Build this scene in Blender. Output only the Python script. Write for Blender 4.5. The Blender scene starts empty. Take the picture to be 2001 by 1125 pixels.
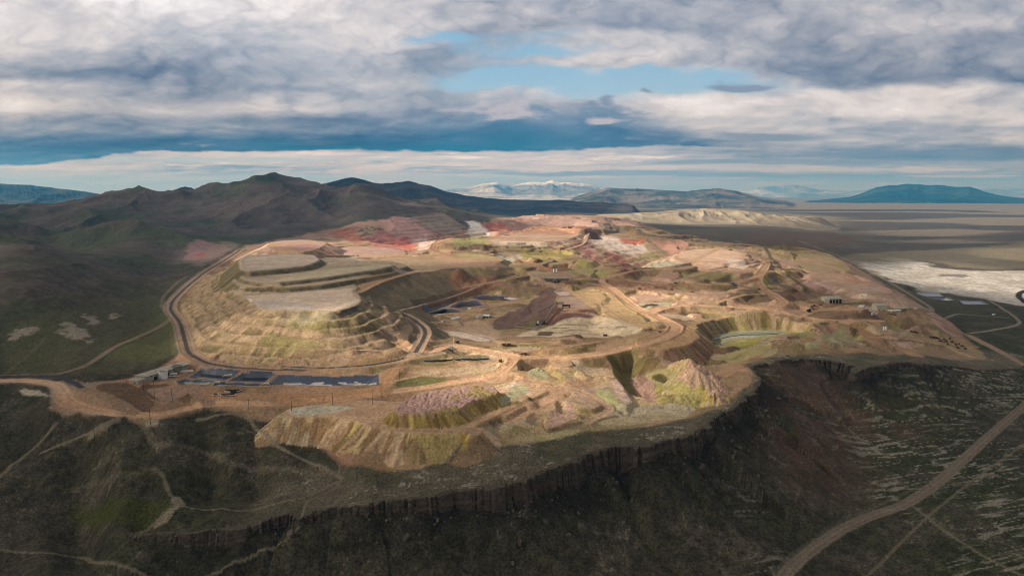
import bpy, bmesh, math, random
import numpy as np
from mathutils import Vector, Matrix
R = math.radians
scene = bpy.context.scene
COL = scene.collection

# ---- camera ------------------------------------------------------------------
CAMZ, PITCH, F = 220.0, R(7.9), 1334.0           # metres over the plain, tilt down, focal length in photo pixels
cam_d = bpy.data.cameras.new("camera"); cam = bpy.data.objects.new("camera", cam_d); COL.objects.link(cam)
cam.location = (0, 0, CAMZ); cam.rotation_euler = (R(90) - PITCH, 0, 0)
cam_d.sensor_width = 36.0; cam_d.lens = 36.0 * F / 2001.0
cam_d.clip_start = 1.0; cam_d.clip_end = 200000.0
scene.camera = cam

# ---- sky light, sun, exposure ------------------------------------------------
SUN_EL, SUN_AZ = R(30), R(-102)                   # azimuth from straight ahead, negative = left
world = bpy.data.worlds.new("World"); scene.world = world; world.use_nodes = True
wn, wl = world.node_tree.nodes, world.node_tree.links
bg = wn["Background"]
skyt = wn.new("ShaderNodeTexSky"); skyt.sky_type = 'NISHITA'; skyt.sun_disc = False
skyt.sun_elevation = SUN_EL; skyt.sun_rotation = SUN_AZ
# broken grey overcast in front of the clear sky
wtc = wn.new("ShaderNodeTexCoord"); wnz = wn.new("ShaderNodeTexNoise"); wnz.inputs['Scale'].default_value = 2.2; wnz.inputs['Detail'].default_value = 5
wrp = wn.new("ShaderNodeMapRange"); wrp.inputs[1].default_value = .40; wrp.inputs[2].default_value = .56
wmx = wn.new("ShaderNodeMix"); wmx.data_type = 'RGBA'; wmx.inputs[7].default_value = (4.7, 4.2, 3.6, 1)
wl.new(wtc.outputs['Generated'], wnz.inputs['Vector']); wl.new(wnz.outputs['Fac'], wrp.inputs[0]); wl.new(wrp.outputs[0], wmx.inputs[0])
wl.new(skyt.outputs[0], wmx.inputs[6]); wl.new(wmx.outputs[2], bg.inputs[0]); bg.inputs[1].default_value = 0.072
sun_d = bpy.data.lights.new("sun", 'SUN'); sun_d.energy = 5.0; sun_d.angle = R(0.6); sun_d.color = (1.0, 0.915, 0.79)
sun = bpy.data.objects.new("sun", sun_d); COL.objects.link(sun)
SUN_DIR = Vector((math.sin(SUN_AZ) * math.cos(SUN_EL), math.cos(SUN_AZ) * math.cos(SUN_EL), math.sin(SUN_EL)))
sun.rotation_euler = SUN_DIR.to_track_quat('Z', 'Y').to_euler()
scene.view_settings.view_transform = 'Standard'; scene.view_settings.look = 'None'
scene.view_settings.exposure = 0.52; scene.view_settings.gamma = 1.0
scene.cycles.max_bounces = 5; scene.cycles.diffuse_bounces = 2; scene.cycles.volume_bounces = 0
scene.cycles.transparent_max_bounces = 16; scene.cycles.use_denoising = True; scene.cycles.denoising_prefilter = 'ACCURATE'; scene.cycles.denoising_input_passes = 'RGB_ALBEDO_NORMAL'
scene.cycles.pixel_filter_type = 'BLACKMAN_HARRIS'; scene.cycles.filter_width = 1.0
scene.cycles.sample_clamp_indirect = 4.0
# ---- sky chart: numpy clouds -------------------------------------------------
def sstep(a, b, x):
    t = np.clip((x - a) / (b - a), 0, 1)
    return t * t * (3 - 2 * t)

def _hash(ix, iy, seed):
    h = (ix.astype(np.int64) * 374761393 + iy.astype(np.int64) * 668265263 + seed * 974634777) & 0xffffffff
    h = ((h ^ (h >> 13)) * 1274126177) & 0xffffffff
    h = ((h ^ (h >> 16)) * 2246822519) & 0xffffffff
    return ((h ^ (h >> 15)) & 0xffff).astype(np.float32) / 65535.0

def vnoise(x, y, seed=0):
    x = np.asarray(x, np.float32); y = np.asarray(y, np.float32)
    fx = np.floor(x); fy = np.floor(y)
    tx = x - fx; ty = y - fy
    ix = fx.astype(np.int32); iy = fy.astype(np.int32)
    tx = tx * tx * tx * (tx * (tx * 6 - 15) + 10); ty = ty * ty * ty * (ty * (ty * 6 - 15) + 10)
    a = _hash(ix, iy, seed); b = _hash(ix + 1, iy, seed)
    c = _hash(ix, iy + 1, seed); d = _hash(ix + 1, iy + 1, seed)
    return (a + (b - a) * tx) * (1 - ty) + (c + (d - c) * tx) * ty

def fbm(x, y, octaves=4, seed=0, gain=0.5, lac=2.03):
    s = 0; a = 1.0; t = 0
    ca, sa = 0.8, 0.6
    for o in range(octaves):
        s = s + a * vnoise(x, y, seed + o * 17); t += a
        x, y = (ca * x - sa * y) * lac + 13.7, (sa * x + ca * y) * lac + 7.3
        a *= gain
    return s / t          # about 0..1, mean .5

def ridged(x, y, octaves=4, seed=0, gain=0.5):
    s = 0; a = 1.0; t = 0
    ca, sa = 0.8, 0.6
    for o in range(octaves):
        n = 1 - np.abs(2 * vnoise(x, y, seed + o * 29) - 1)
        s = s + a * n * n; t += a
        x, y = (ca * x - sa * y) * 2.07 + 3.1, (sa * x + ca * y) * 2.07 + 9.2
        a *= gain
    return s / t

def srgb(r, g, b):
    c = np.array([r, g, b], np.float32) / 255.0
    return np.where(c <= 0.04045, c / 12.92, ((c + 0.055) / 1.055) ** 2.4).astype(np.float32)

SKY_V = [-400, -60, 0, 40, 80, 120, 150, 180, 210, 240, 270, 300, 330, 360, 400]
SKY_L = [[168] * 17,
 [196, 196, 196, 196, 194, 190, 186, 180, 172, 166, 164, 164, 164, 164, 162, 160, 158],
 [222, 220, 218, 222, 222, 212, 200, 192, 180, 168, 162, 164, 168, 172, 172, 166, 160],
 [212, 205, 205, 208, 205, 202, 202, 196, 182, 166, 160, 168, 172, 174, 172, 166, 160],
 [214, 198, 188, 186, 188, 192, 190, 172, 168, 190, 195, 176, 165, 165, 162, 158, 156],
 [192, 172, 165, 168, 176, 180, 178, 166, 165, 200, 200, 178, 160, 152, 148, 146, 145],
 [172, 146, 130, 148, 158, 168, 168, 165, 170, 195, 200, 190, 170, 150, 138, 136, 140],
 [196, 182, 160, 148, 160, 172, 172, 160, 175, 190, 195, 198, 190, 212, 214, 208, 192],
 [216, 192, 180, 196, 198, 188, 165, 150, 172, 150, 200, 208, 210, 222, 224, 214, 206],
 [160, 150, 145, 150, 148, 140, 128, 120, 120, 135, 170, 198, 200, 190, 172, 190, 202],
 [132, 124, 116, 110, 106, 104, 104, 110, 130, 150, 170, 178, 178, 186, 180, 188, 190],
 [170, 178, 185, 196, 205, 205, 200, 190, 192, 192, 178, 172, 168, 152, 138, 132, 134],
 [196, 208, 206, 192, 184, 198, 206, 206, 205, 204, 186, 178, 174, 174, 174, 172, 166],
 [208, 210, 210, 208, 208, 206, 206, 202, 196, 190, 186, 186, 186, 182, 180, 180, 178],
 [212, 212, 212, 210, 210, 208, 206, 204, 200, 196, 192, 190, 190, 188, 186, 186, 184]]

def _lum(u, v):
    g = np.array(SKY_L, np.float32)
    rv = np.array(SKY_V, np.float32)
    iv = np.clip(np.searchsorted(rv, v) - 1, 0, len(rv) - 2)
    tv = np.clip((v - rv[iv]) / (rv[iv + 1] - rv[iv]), 0, 1); tv = tv * tv * (3 - 2 * tv)
    x = np.clip(u / 125.0, 0, 15.999); iu = x.astype(np.int32); tu = x - iu; tu = tu * tu * (3 - 2 * tu)
    return (g[iv, iu] * (1 - tu) + g[iv, iu + 1] * tu) * (1 - tv) + (g[iv + 1, iu] * (1 - tu) + g[iv + 1, iu + 1] * tu) * tv

def _grey(l):
    """cloud colour for a display level: dark ones blue, bright ones slightly warm"""
    t = np.clip((l - 95) / 115.0, 0, 1)
    r = l + (-20 + 22 * t); g = l + (1 - 3 * t); b = l + (33 - 31 * t)
    c = np.clip(np.stack([r, g, b], -1), 0, 250) / 255.0
    return np.where(c <= .04045, c / 12.92, ((c + .055) / 1.055) ** 2.4).astype(np.float32)

def sky_chart(u, v):
    """linear RGB of the sky at chart position (u to the right, v down; horizon at v = 377)"""
    u = u.astype(np.float32); v = v.astype(np.float32)
    h = np.clip(377 - v, -40, 3000)
    t = sstep(20, 300, h)[..., None]
    col = srgb(190, 209, 222) * (1 - t) + srgb(136, 181, 214) * t
    t2 = sstep(330, 1500, h)[..., None]
    col = col * (1 - t2) + srgb(60, 110, 175) * t2
    f = np.clip(h / 260, .22, 1)                      # everything gets flatter near the horizon
    hh = np.maximum(h, 57.2)
    q = -np.where(h > 260, h, 260 + 260 * np.log(np.minimum(hh, 260) / 260.0)) + np.where(h < 57.2, (57.2 - h) / .22, 0)
    W1 = fbm(u / 170, q / 70, 5, 21, .55) - .5; W2 = fbm(u / 170, q / 70, 5, 22, .55) - .5
    U = u + 100 * f * W1; V = v + 60 * f * W2
    B = fbm(u / 230 + .7 * W1, q / 85 + .7 * W2, 6, 31, .5)
    Bf = fbm(u / 75 + .8 * W1, q / 38 + .8 * W2, 7, 33, .55)
    Bl = fbm((u + 10) / 75 + .8 * W1, (q + 15) / 38 + .8 * W2, 7, 33, .55)
    S = fbm(u / 260 + W1, q / 34, 5, 41, .5)
    def ell(cx, cy, rx, ry):
        return np.exp(-((U - cx) / rx) ** 2 - ((V - cy) / ry) ** 2)
    def mixc(col, c, a):
        a = np.clip(a, 0, 1)[..., None]
        return col * (1 - a) + c * a
    # the cloud deck, open where the blue shows
    L = _lum(U, V)
    L = 161 + (L - 161) * 1.16 + 42 * (B - .5) + 42 * (Bf - Bl) + 8 * (Bf - .5) + 40 * (S - .5) * (1 - f)
    pf = 1 - ridged(u / 105 + 1.1 * W1, q / 52 + 1.1 * W2, 5, 51, .5)
    L = L + 46 * (pf - .62) * (.4 + .6 * f)
    gap = 1.15 * ell(1200, 166, 310, 36) + .75 * ell(870, 76, 120, 14) + .8 * ell(1030, 104, 170, 22) + .6 * ell(1380, 155, 130, 24) + .5 * ell(960, 160, 120, 24) + .45 * ell(1085, 70, 90, 12)
    gap = gap - .75 * ell(1165, 124, 110, 14)
    low = .8 * ell(420, 312, 330, 8) + .6 * ell(560, 347, 420, 7) + .55 * ell(1020, 350, 260, 8) + .5 * ell(900, 312, 220, 7)
    a = 1 - .95 * sstep(.24, .95, gap - .6 * (B - .5) - .5 * (Bf - .5)) - .7 * sstep(.35, .7, low - .5 * (Bf - .5))
    col = mixc(col, _grey(L), a)
    # strays in the blue
    D = .95 * ell(1465, 168, 78, 13) + .8 * ell(1190, 190, 24, 11) + .6 * ell(1272, 183, 15, 6)
    col = mixc(col, srgb(130, 142, 168), .9 * sstep(.25, .75, D + .5 * (Bf - .5)))
    # low banks with lit tops
    D = .95 * ell(450, 330, 200, 11) + .8 * ell(840, 308, 70, 6) + .8 * ell(930, 333, 160, 9) + .7 * ell(1130, 312, 190, 9) + .6 * ell(700, 318, 120, 6)
    a = sstep(.30, .55, D + .8 * (Bf - .5))
    yy = (V - 330) / 11
    c = _grey(178 + 120 * (Bf - Bl) + 60 * (Bf - .5) - 16 * np.clip(yy, -1.5, 1.5))
    col = mixc(col, c, a * .85)
    # long bands low on the right
    for (cx, cy, rx, ry, l) in ((1880, 303, 330, 13, 126), (1500, 318, 300, 6, 150), (1250, 341, 320, 6, 150), (1700, 345, 420, 5, 146), (1430, 268, 190, 10, 146), (1760, 352, 300, 5, 158), (1650, 331, 330, 4, 205), (1180, 330, 300, 4, 205), (1880, 345, 120, 3, 212)):
        a = sstep(.35, .62, ell(cx, cy, rx, ry) + .35 * (S - .5) + .3 * (Bf - .5))
        col = mixc(col, _grey(l + 30 * (Bf - .5)), a * .85)
    # dark shelf cloud with its flat base
    base = 300 - 5 * np.cos((u - 500) / 420) + 25 * sstep(330, -10, u + 60 * (Bf - .5)) - 4 * sstep(980, 1020, u) - 12 * sstep(1020, 1250, u) + 9 * (fbm(u / 46, u * 0, 4, 71) - .5)
    top = 238 + 10 * np.sin(u / 210.0) - 30 * np.exp(-((u - 1008) / 62) ** 2) - 20 * np.exp(-((u - 1165) / 46) ** 2) + 30 * sstep(1210, 1500, u)
    soft = 10 + 24 * sstep(1000, 800, u) + 14 * sstep(1250, 1400, u)
    a = sstep(-soft, soft, v - top + 64 * (Bf - .5) + 36 * (B - .5)) * sstep(2.5, -2.5, v - base + 7 * (Bf - .5)) * (1 - sstep(1380, 1640, u + 160 * (B - .5)))
    y = np.clip((v - top) / np.maximum(base - top, 5), 0, 1)
    l = 142 + 40 * (pf - .62) - 52 * sstep(.0, .75, y) + 52 * (B - .5) + 44 * (Bf - Bl) + 22 * (Bf - .5) + 22 * sstep(1150, 1400, u) + 8 * sstep(300, 0, u)
    c = _grey(l)
    teal = sstep(.3, .95, y + .9 * (B - .5) + .4 * (Bf - .5)) * sstep(300, 720, u) * (1 - sstep(960, 1300, u))
    c = mixc(c, srgb(22, 92, 124), .9 * teal)
    c = mixc(c, srgb(84, 122, 158), .5 * sstep(750, 950, u) * (1 - sstep(1150, 1400, u)) * (1 - y))
    hd = 1.1 * ell(1000, 214, 52, 22) + 1.0 * ell(1165, 230, 42, 14) + .5 * ell(890, 212, 70, 9)
    c = mixc(c, srgb(196, 188, 198), .85 * sstep(.25, .9, hd + .7 * (Bf - .5) + .8 * (Bf - Bl)))
    col = mixc(col, c, a)
    col = mixc(col, srgb(190, 202, 214), .6 * sstep(40, 4, h))
    wv = sstep(150, 10, h)[..., None]
    col = col * (1 + wv * np.array((.16, .02, -.06), np.float32))
    return col
# ==== geometry of the view: photo pixel <-> place ==============================
cP, sP = math.cos(PITCH), math.sin(PITCH)
def ray(u, v):
    cx = (np.asarray(u, float) - 1000.5) / F; cy = (np.asarray(v, float) - 562.5) / F
    return cx, cP - cy * sP, -sP - cy * cP
def px(u, v, z):
    """place on the level z that the photograph shows at (u, v)"""
    dx, dy, dz = ray(u, v); s = (z - CAMZ) / dz
    return s * dx, s * dy
def pxd(u, v, y):
    dx, dy, dz = ray(u, v); s = y / dy
    return s * dx, CAMZ + s * dz

# ==== terrain grid: fine near the viewpoint, coarser with distance =============
tc = np.arange(-0.85, 0.8501, 0.00125)
ext = 0.85 + np.cumsum(0.0014 * 1.09 ** np.arange(38)); ext = ext[ext < 1.25]
TC = np.concatenate([-ext[::-1], tc, ext])
YR = 232.0 * 1.0036 ** np.arange(int(math.log(45000 / 232.0) / math.log(1.0036)) + 1)
NR, NC = len(YR), len(TC)
Yg = np.repeat(YR[:, None], NC, 1); Xg = YR[:, None] * TC[None, :]
X = Xg.ravel(); Y = Yg.ravel()
Xf = X.astype(np.float32); Yf = Y.astype(np.float32)

def tps(ctrl, lam=0.02):
    P_ = []; zz = []
    for c in ctrl:
        if len(c) == 4:                              # ('y', u, v, y)
            x, z = pxd(c[1], c[2], c[3]); y = c[3]
        elif len(c) == 5:                            # ('w', x, y, z, _)
            x, y, z = c[1], c[2], c[3]
        else:
            x, y = px(c[0], c[1], c[2]); z = c[2]
        P_.append((x / y * 4.4, math.log(y) * 1.1)); zz.append(z)
    P_ = np.array(P_); zz = np.array(zz, float); n = len(zz)
    d2 = ((P_[:, None] - P_[None]) ** 2).sum(-1)
    K = d2 * np.log(d2 + 1e-12) * .5 + lam * np.eye(n)
    A = np.zeros((n + 3, n + 3)); A[:n, :n] = K
    A[:n, n] = 1; A[:n, n + 1:] = P_; A[n, :n] = 1; A[n + 1:, :n] = P_.T
    w = np.linalg.solve(A, np.concatenate([zz, np.zeros(3)]))
    # the surface in grid space, every 4th line then cubic in between
    st = 4
    ti = np.arange(0, NC + st, st); yi = np.arange(0, NR + st, st)
    tcx = np.interp(ti, np.arange(NC), TC) * 4.4; ly = np.log(np.interp(yi, np.arange(NR), YR)) * 1.1
    G = np.zeros((len(yi), len(ti)))
    for k in range(n):
        q = (tcx[None, :] - P_[k, 0]) ** 2 + (ly[:, None] - P_[k, 1]) ** 2
        G += w[k] * q * np.log(q + 1e-12) * .5
    G += w[n] + w[n + 1] * tcx[None, :] + w[n + 2] * ly[:, None]
    def up(M, N, axis):
        M = np.moveaxis(M, axis, 0)
        p = np.arange(N) / st; i = np.floor(p).astype(int); f = (p - i)[:, None]
        g = lambda k: M[np.clip(i + k, 0, len(M) - 1)]
        a, b, c, d = g(-1), g(0), g(1), g(2)
        o = b + .5 * f * (c - a + f * (2 * a - 5 * b + 4 * c - d + f * (3 * (b - c) + d - a)))
        return np.moveaxis(o, 0, axis)
    return up(up(G, NR, 0), NC, 1).ravel()

FAR = [('w', tx * y, y, z, 0) for y, z in ((9000, 30), (20000, 25), (44000, 20)) for tx in (-1.2, -.6, 0, .6, 1.2)]
HIGH = [
 # mesa top
 (240, 1045, 24), (330, 1043, 26), (450, 1033, 30), (545, 1008, 34), (616, 999, 36), (707, 986, 38), (812, 971, 40), (917, 958, 42), (1012, 937, 44), (1096, 909, 46),
 (1197, 873, 48), (1320, 858, 50), (1398, 817, 53), (1444, 784, 55), (1478, 740, 56), (1568, 699, 47), (1613, 703, 46), (1671, 714, 44), (1757, 705, 42), (1820, 711, 36),
 (1911, 722, 18), (1985, 718, 12), (760, 932, 38), (900, 905, 42), (1000, 870, 47), (1150, 850, 49), (1300, 835, 51),
 # mine floor, near
 (1000, 705, 58), (1010, 745, 57), (1100, 748, 54), (700, 785, 57), (500, 785, 57), (300, 792, 56), (320, 738, 58), (640, 748, 57), (850, 725, 58), (900, 665, 55), (1130, 690, 58),
 (1250, 665, 60), (900, 640, 52), (1000, 650, 51), (1150, 645, 51), (1230, 640, 53), (850, 600, 58), (1300, 620, 61), (1500, 605, 58), (1450, 565, 62), (1600, 595, 52), (1720, 605, 40),
 (1800, 645, 22), (1870, 690, 16), (1750, 680, 34), (1650, 660, 45), (1650, 625, 50), (1250, 745, 48.5), (1350, 722, 47.5), (1150, 738, 50), (1420, 708, 48), (1200, 800, 48.6), (1050, 825, 48.5), (1380, 800, 52), (1480, 690, 50),
 # mine, far
 (985, 606, 55), (960, 592, 57), (1012, 594, 58), (1030, 575, 64), (1000, 562, 72), (1100, 522, 80), (950, 505, 86), (1200, 525, 76), (1300, 505, 72), (1100, 478, 95), (1000, 455, 98), (1150, 440, 95), (1250, 450, 85), (1350, 475, 75), (1450, 505, 65), (1550, 505, 50),
 (1650, 540, 34), (1480, 475, 58), (1500, 445, 40), (700, 500, 92), (800, 500, 90), (880, 528, 84), (600, 485, 92),
 # left foreground
 (480, 655, 58), (300, 650, 62), (330, 600, 70), (200, 705, 60), (0, 742, 55), (100, 725, 58), (0, 850, 40), (100, 805, 52), (200, 830, 54), (330, 850, 50), (290, 900, 40), (200, 925, 32), (60, 930, 26), (150, 1000, 15),
 (0, 1050, 13), (300, 1105, 11), (100, 1110, 11), (430, 850, 48), (380, 900, 38), (500, 915, 33), (420, 940, 27), (600, 940, 34), (560, 880, 42), (640, 905, 38), (500, 962, 29), (345, 985, 31), (430, 992, 33), (300, 1040, 22), (560, 990, 34), (660, 935, 33),
 # hills on the left
 ('y', 0, 640, 700), ('y', 150, 645, 720), ('y', 250, 605, 850), ('y', 300, 565, 1030), ('y', 345, 505, 1400), ('y', 200, 535, 1040), ('y', 100, 485, 1150), ('y', 30, 466, 1020), ('y', 0, 560, 800), ('y', -150, 470, 1000), ('y', -300, 560, 800),
 ('y', 0, 432, 2000), ('y', 120, 470, 1600), ('y', 150, 428, 1950), ('y', 250, 450, 1620), ('y', 400, 448, 1750), ('y', 430, 480, 1560), ('y', 380, 510, 1300), ('y', 500, 432, 2000), ('y', 600, 440, 2000), ('y', 650, 425, 2200), ('y', 760, 440, 2100),
 ('y', 100, 404, 2600), ('y', 0, 420, 2500), ('y', 230, 386, 2500), ('y', 320, 388, 2450), ('y', 400, 379, 2750), ('y', 505, 355, 2950), ('y', 575, 360, 3000), ('y', 640, 372, 3000), ('y', 715, 372, 2550), ('y', 560, 385, 2350), ('y', 640, 395, 2400), ('y', 460, 395, 2350),
 ('y', 780, 398, 2600), ('y', 830, 405, 2500), ('y', 870, 413, 2200), ('y', 800, 428, 2150), ('y', 930, 425, 2400), ('y', 990, 431, 2600), ('y', -200, 420, 2500), ('y', -200, 400, 3200), ('y', 100, 412, 4200), ('y', 400, 398, 4500),
 # behind
 ('y', 700, 400, 4800), ('y', 950, 421, 5000), ('y', 1150, 427, 4800), ('y', 1350, 442, 3600), ('y', 1150, 437, 3200), ('y', 1400, 455, 2600),
 # plain on the right
 (1600, 1120, 3), (2000, 1100, 2), (1750, 1000, 3), (2000, 950, 2), (2000, 800, 3), (2000, 690, 3), (1950, 620, 3), (1880, 640, 6), (1900, 560, 4), (1760, 520, 8), (1950, 480, 2), (1700, 455, 6), (1950, 420, 2), (1600, 450, 10), (2300, 900, 2), (2300, 600, 2), (2300, 450, 2), (1650, 480, 18),
] + FAR
LOW = [(-200, 1060, 14), (0, 1120, 12), (300, 1110, 11), (240, 1060, 18), (600, 1060, 16), (600, 1110, 9), (1000, 1110, 7), (1500, 1110, 4), (2000, 1100, 2), (1500, 950, 9), (1300, 1000, 10), (1800, 900, 3), (1650, 790, 17), (1570, 760, 30), (1510, 722, 44),
       (1600, 722, 37), (1640, 742, 29), (1750, 765, 14), (1900, 780, 6), (2000, 765, 2), (1540, 830, 22), (2300, 700, 2), ('w', 3000, 3000, 2, 0), ('w', -400, 380, 14, 0)] + FAR[:5]
RIM = [(-400, 1090, 14, 0), (-100, 1085, 15, 0), (120, 1068, 18, 0), (240, 1047, 24, 1.5), (330, 1043, 26, 4), (450, 1033, 30, 6), (545, 1008, 34, 8), (575, 1000, 35, 7), (592, 1012, 34, 2), (616, 999, 36, 4), (707, 986, 38, 7), (812, 971, 40, 7.5), (917, 958, 42, 10),
       (970, 948, 43, 11), (1012, 937, 44, 12), (1047, 922, 45, 13), (1096, 909, 46, 14), (1197, 873, 48, 16), (1250, 872, 49, 16), (1320, 858, 50, 17), (1398, 817, 53, 17), (1444, 784, 55, 16), (1472, 760, 56, 14), (1480, 737, 57, 9), (1466, 716, 57, 2), (1505, 705, 55, 1),
       (1568, 699, 47, 5), (1613, 703, 46, 7), (1671, 714, 44, 10), (1676, 731, 42, 9), (1692, 716, 44, 8), (1757, 706, 42, 5), (1820, 712, 37, 3), (1860, 714, 28, 1), (1911, 722, 19, 2), (1985, 719, 12, 2), (2060, 700, 4, 0), (2400, 640, 2, 0)]

Zh = tps(HIGH, .004); Zl = tps(LOW, .004)

# ==== distances ================================================================
def seg_dist(pts, idx, closed):
    """distance, arc length and inside flag of grid points idx against a polyline"""
    x = X[idx]; y = Y[idx]
    best = np.full(len(x), 1e18); sarc = np.zeros(len(x)); ins = np.zeros(len(x), bool)
    n = len(pts); acc = 0.0
    for i in range(n if closed else n - 1):
        (ax, ay), (bx, by) = pts[i], pts[(i + 1) % n]
        ex, ey = bx - ax, by - ay; L2 = ex * ex + ey * ey + 1e-9; L = math.sqrt(L2)
        t = np.clip(((x - ax) * ex + (y - ay) * ey) / L2, 0, 1)
        d2 = (x - ax - t * ex) ** 2 + (y - ay - t * ey) ** 2
        m = d2 < best
        best[m] = d2[m]; sarc[m] = acc + t[m] * L
        if closed:
            c = ((ay > y) != (by > y)) & (x < (bx - ax) * (y - ay) / (by - ay + 1e-12) + ax)
            ins ^= c
        acc += L
    return np.sqrt(best), sarc, ins

def window(pts, margin):
    p = np.array(pts); x0, y0 = p.min(0) - margin; x1, y1 = p.max(0) + margin
    r0, r1 = np.searchsorted(YR, [y0, y1])
    r1 = max(r1, r0 + 1)
    if r0 >= NR: return np.zeros(0, int)
    t0 = min(x0 / max(y0, 232), x0 / max(y1, 232)); t1 = max(x1 / max(y0, 232), x1 / max(y1, 232))
    c0, c1 = np.searchsorted(TC, [t0, t1])
    rr = np.arange(max(r0 - 1, 0), min(r1 + 1, NR)); cc = np.arange(max(c0 - 1, 0), min(c1 + 1, NC))
    idx = (rr[:, None] * NC + cc[None, :]).ravel()
    m = (X[idx] >= x0) & (X[idx] <= x1) & (Y[idx] >= y0) & (Y[idx] <= y1)
    return idx[m]

def chaikin(pts, n=1, closed=True, cut=.16):
    pts = [tuple(map(float, p)) for p in pts]
    for _ in range(n):
        o = []; m = len(pts)
        if not closed: o.append(pts[0])
        for i in range(m if closed else m - 1):
            a = pts[i]; b = pts[(i + 1) % m]
            o.append(tuple((1 - cut) * p + cut * q for p, q in zip(a, b))); o.append(tuple(cut * p + (1 - cut) * q for p, q in zip(a, b)))
        if not closed: o.append(pts[-1])
        pts = o
        cut = .25
    return pts

# ==== the mesa: high ground inside the rim, talus and plain outside ============
def densify(rim, step=6.0):
    out = []
    for a, b in zip(rim[:-1], rim[1:]):
        ax, ay = px(a[0], a[1], a[2]); bx, by = px(b[0], b[1], b[2])
        n = max(1, int(math.hypot(bx - ax, by - ay) / step))
        n = min(n, 40)
        for k in range(n):
            f = k / n
            out.append((ax + (bx - ax) * f, ay + (by - ay) * f, a[2] + (b[2] - a[2]) * f, a[3] + (b[3] - a[3]) * f))
    return out
RIMD = densify(RIM)
ra = np.array(RIMD)
wob = (fbm(ra[:, 0] / 26, ra[:, 1] / 26, 3, 90) - .5)
wob2 = (fbm(ra[:, 0] / 26, ra[:, 1] / 26, 3, 95) - .5)
amp = np.clip(ra[:, 3] / 8, 0, 1) * 13
ra[:, 3] *= .34 + .78 * sstep(.25, .62, fbm(ra[:, 0] / 40, ra[:, 1] / 40, 3, 97))
wob = wob + .35 * (fbm(ra[:, 0] / 9, ra[:, 1] / 9, 2, 98) - .5); wob2 = wob2 + .35 * (fbm(ra[:, 0] / 9, ra[:, 1] / 9, 2, 99) - .5)
ra[:, 0] += amp * wob; ra[:, 1] += amp * wob2
rim_pts = [tuple(p) for p in ra[:, :2]]
M = rim_pts + [(60000., 40000.), (60000., 90000.), (-90000., 90000.), (-90000., 250.), (-800., 330.)]
idx = np.arange(X.size)
near = idx[(Y < 1500)]
dR, sR, inM = seg_dist(rim_pts, near, False)
_, _, inside = seg_dist(M, near, True)
arc = np.concatenate([[0], np.cumsum(np.hypot(np.diff(ra[:, 0]), np.diff(ra[:, 1])))])
zr = np.interp(sR, arc, ra[:, 2]); chh = np.interp(sR, arc, ra[:, 3])
Z = Zh.copy()
xn, yn = Xf[near], Yf[near]
lump = (fbm(xn / 30, yn / 30, 4, 101) - .5); fine = (fbm(xn / 7, yn / 7, 3, 103) - .5)
tal = zr - chh - .58 * np.maximum(dR - 2, 0) + (9 * lump + 2.4 * fine) * sstep(2, 14, dR)
low = Zl[near] + 2.0 * lump
dz_ = tal - low
smax = low + np.where(dz_ > 12, dz_, np.where(dz_ < -12, 0, (dz_ + 12) ** 2 / 48))
out_z = np.where(dR < 2, zr + (smax - zr) * (dR / 2), smax)
blend = sstep(0, 25, dR) * sstep(.1, 3, chh) + (1 - sstep(.1, 3, chh)) * sstep(0, 60, dR)   # where there is no cliff, ease over
w_c = sstep(.3, 2.5, chh)
outz = w_c * out_z + (1 - w_c) * (Zh[near] * (1 - sstep(0, 45, dR)) + smax * sstep(0, 45, dR))
edge_in = sstep(14, 0, dR) * w_c
Z[near] = np.where(inside, Zh[near] * (1 - edge_in) + zr * edge_in, outz)
OUT = np.zeros(X.size, bool); OUT[near] = ~inside
RD = np.full(X.size, 1e4); RD[near] = dR
CH = np.zeros(X.size); CH[near] = chh

# ==== natural relief ===========================================================
hill = np.zeros(X.size, np.float32)
T_ = Xf / Yf
U_ = 1000.5 + F * T_                                   # bearing, used only to tell west from east
# left hills grow west of a line along the haul road round the heap
lim = np.interp(Y, [300, 560, 700, 860, 1100, 1500, 1900, 2200, 2600, 3200, 5000], [-330, -330, -360, -440, -520, -640, -620, -480, -330, 100, 900])
hill = sstep(0, 260, lim - X) * sstep(500, 800, Y) * (1 - sstep(4200, 5600, Y))
hill = hill.astype(np.float32)
wx = 120 * (fbm(Xf / 420, Yf / 420, 3, 201) - .5); wy = 120 * (fbm(Xf / 420, Yf / 420, 3, 202) - .5)
rg = ridged((Xf + wx) / 560, (Yf + wy) / 680, 5, 205, .40)
Z += hill * (115 * (rg - .60)) * sstep(40, 160, np.maximum(Z - 30, 0) + 20).astype(np.float32)
rg2 = ridged((Xf + .3 * wx) / 130, (Yf + .3 * wy) / 150, 3, 207, .5)
Z += hill * 4.5 * (rg2 - .45)
# gullied ground left of the mesa, in front of the plant
fg = (sstep(-110, -190, X + .12 * (Y - 400)) * sstep(620, 520, Y) * (~OUT)).astype(np.float32) * sstep(0, 30, RD + 12)
gl = ridged((Xf + .25 * wx) / 95, (Yf + .25 * wy) / 80, 4, 211, .5)
Z += fg * 9 * (gl - .5) * sstep(58, 46, Z) + fg * 1.6 * (fbm(Xf / 16, Yf / 16, 3, 213) - .5)
nat = (1 - sstep(1600, 5000, Y))
Z += nat * 1.3 * (fbm(Xf / 22, Yf / 22, 4, 221) - .5) + 3.0 * sstep(900, 1600, Y) * (fbm(Xf / 60, Yf / 60, 4, 223) - .5)

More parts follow.
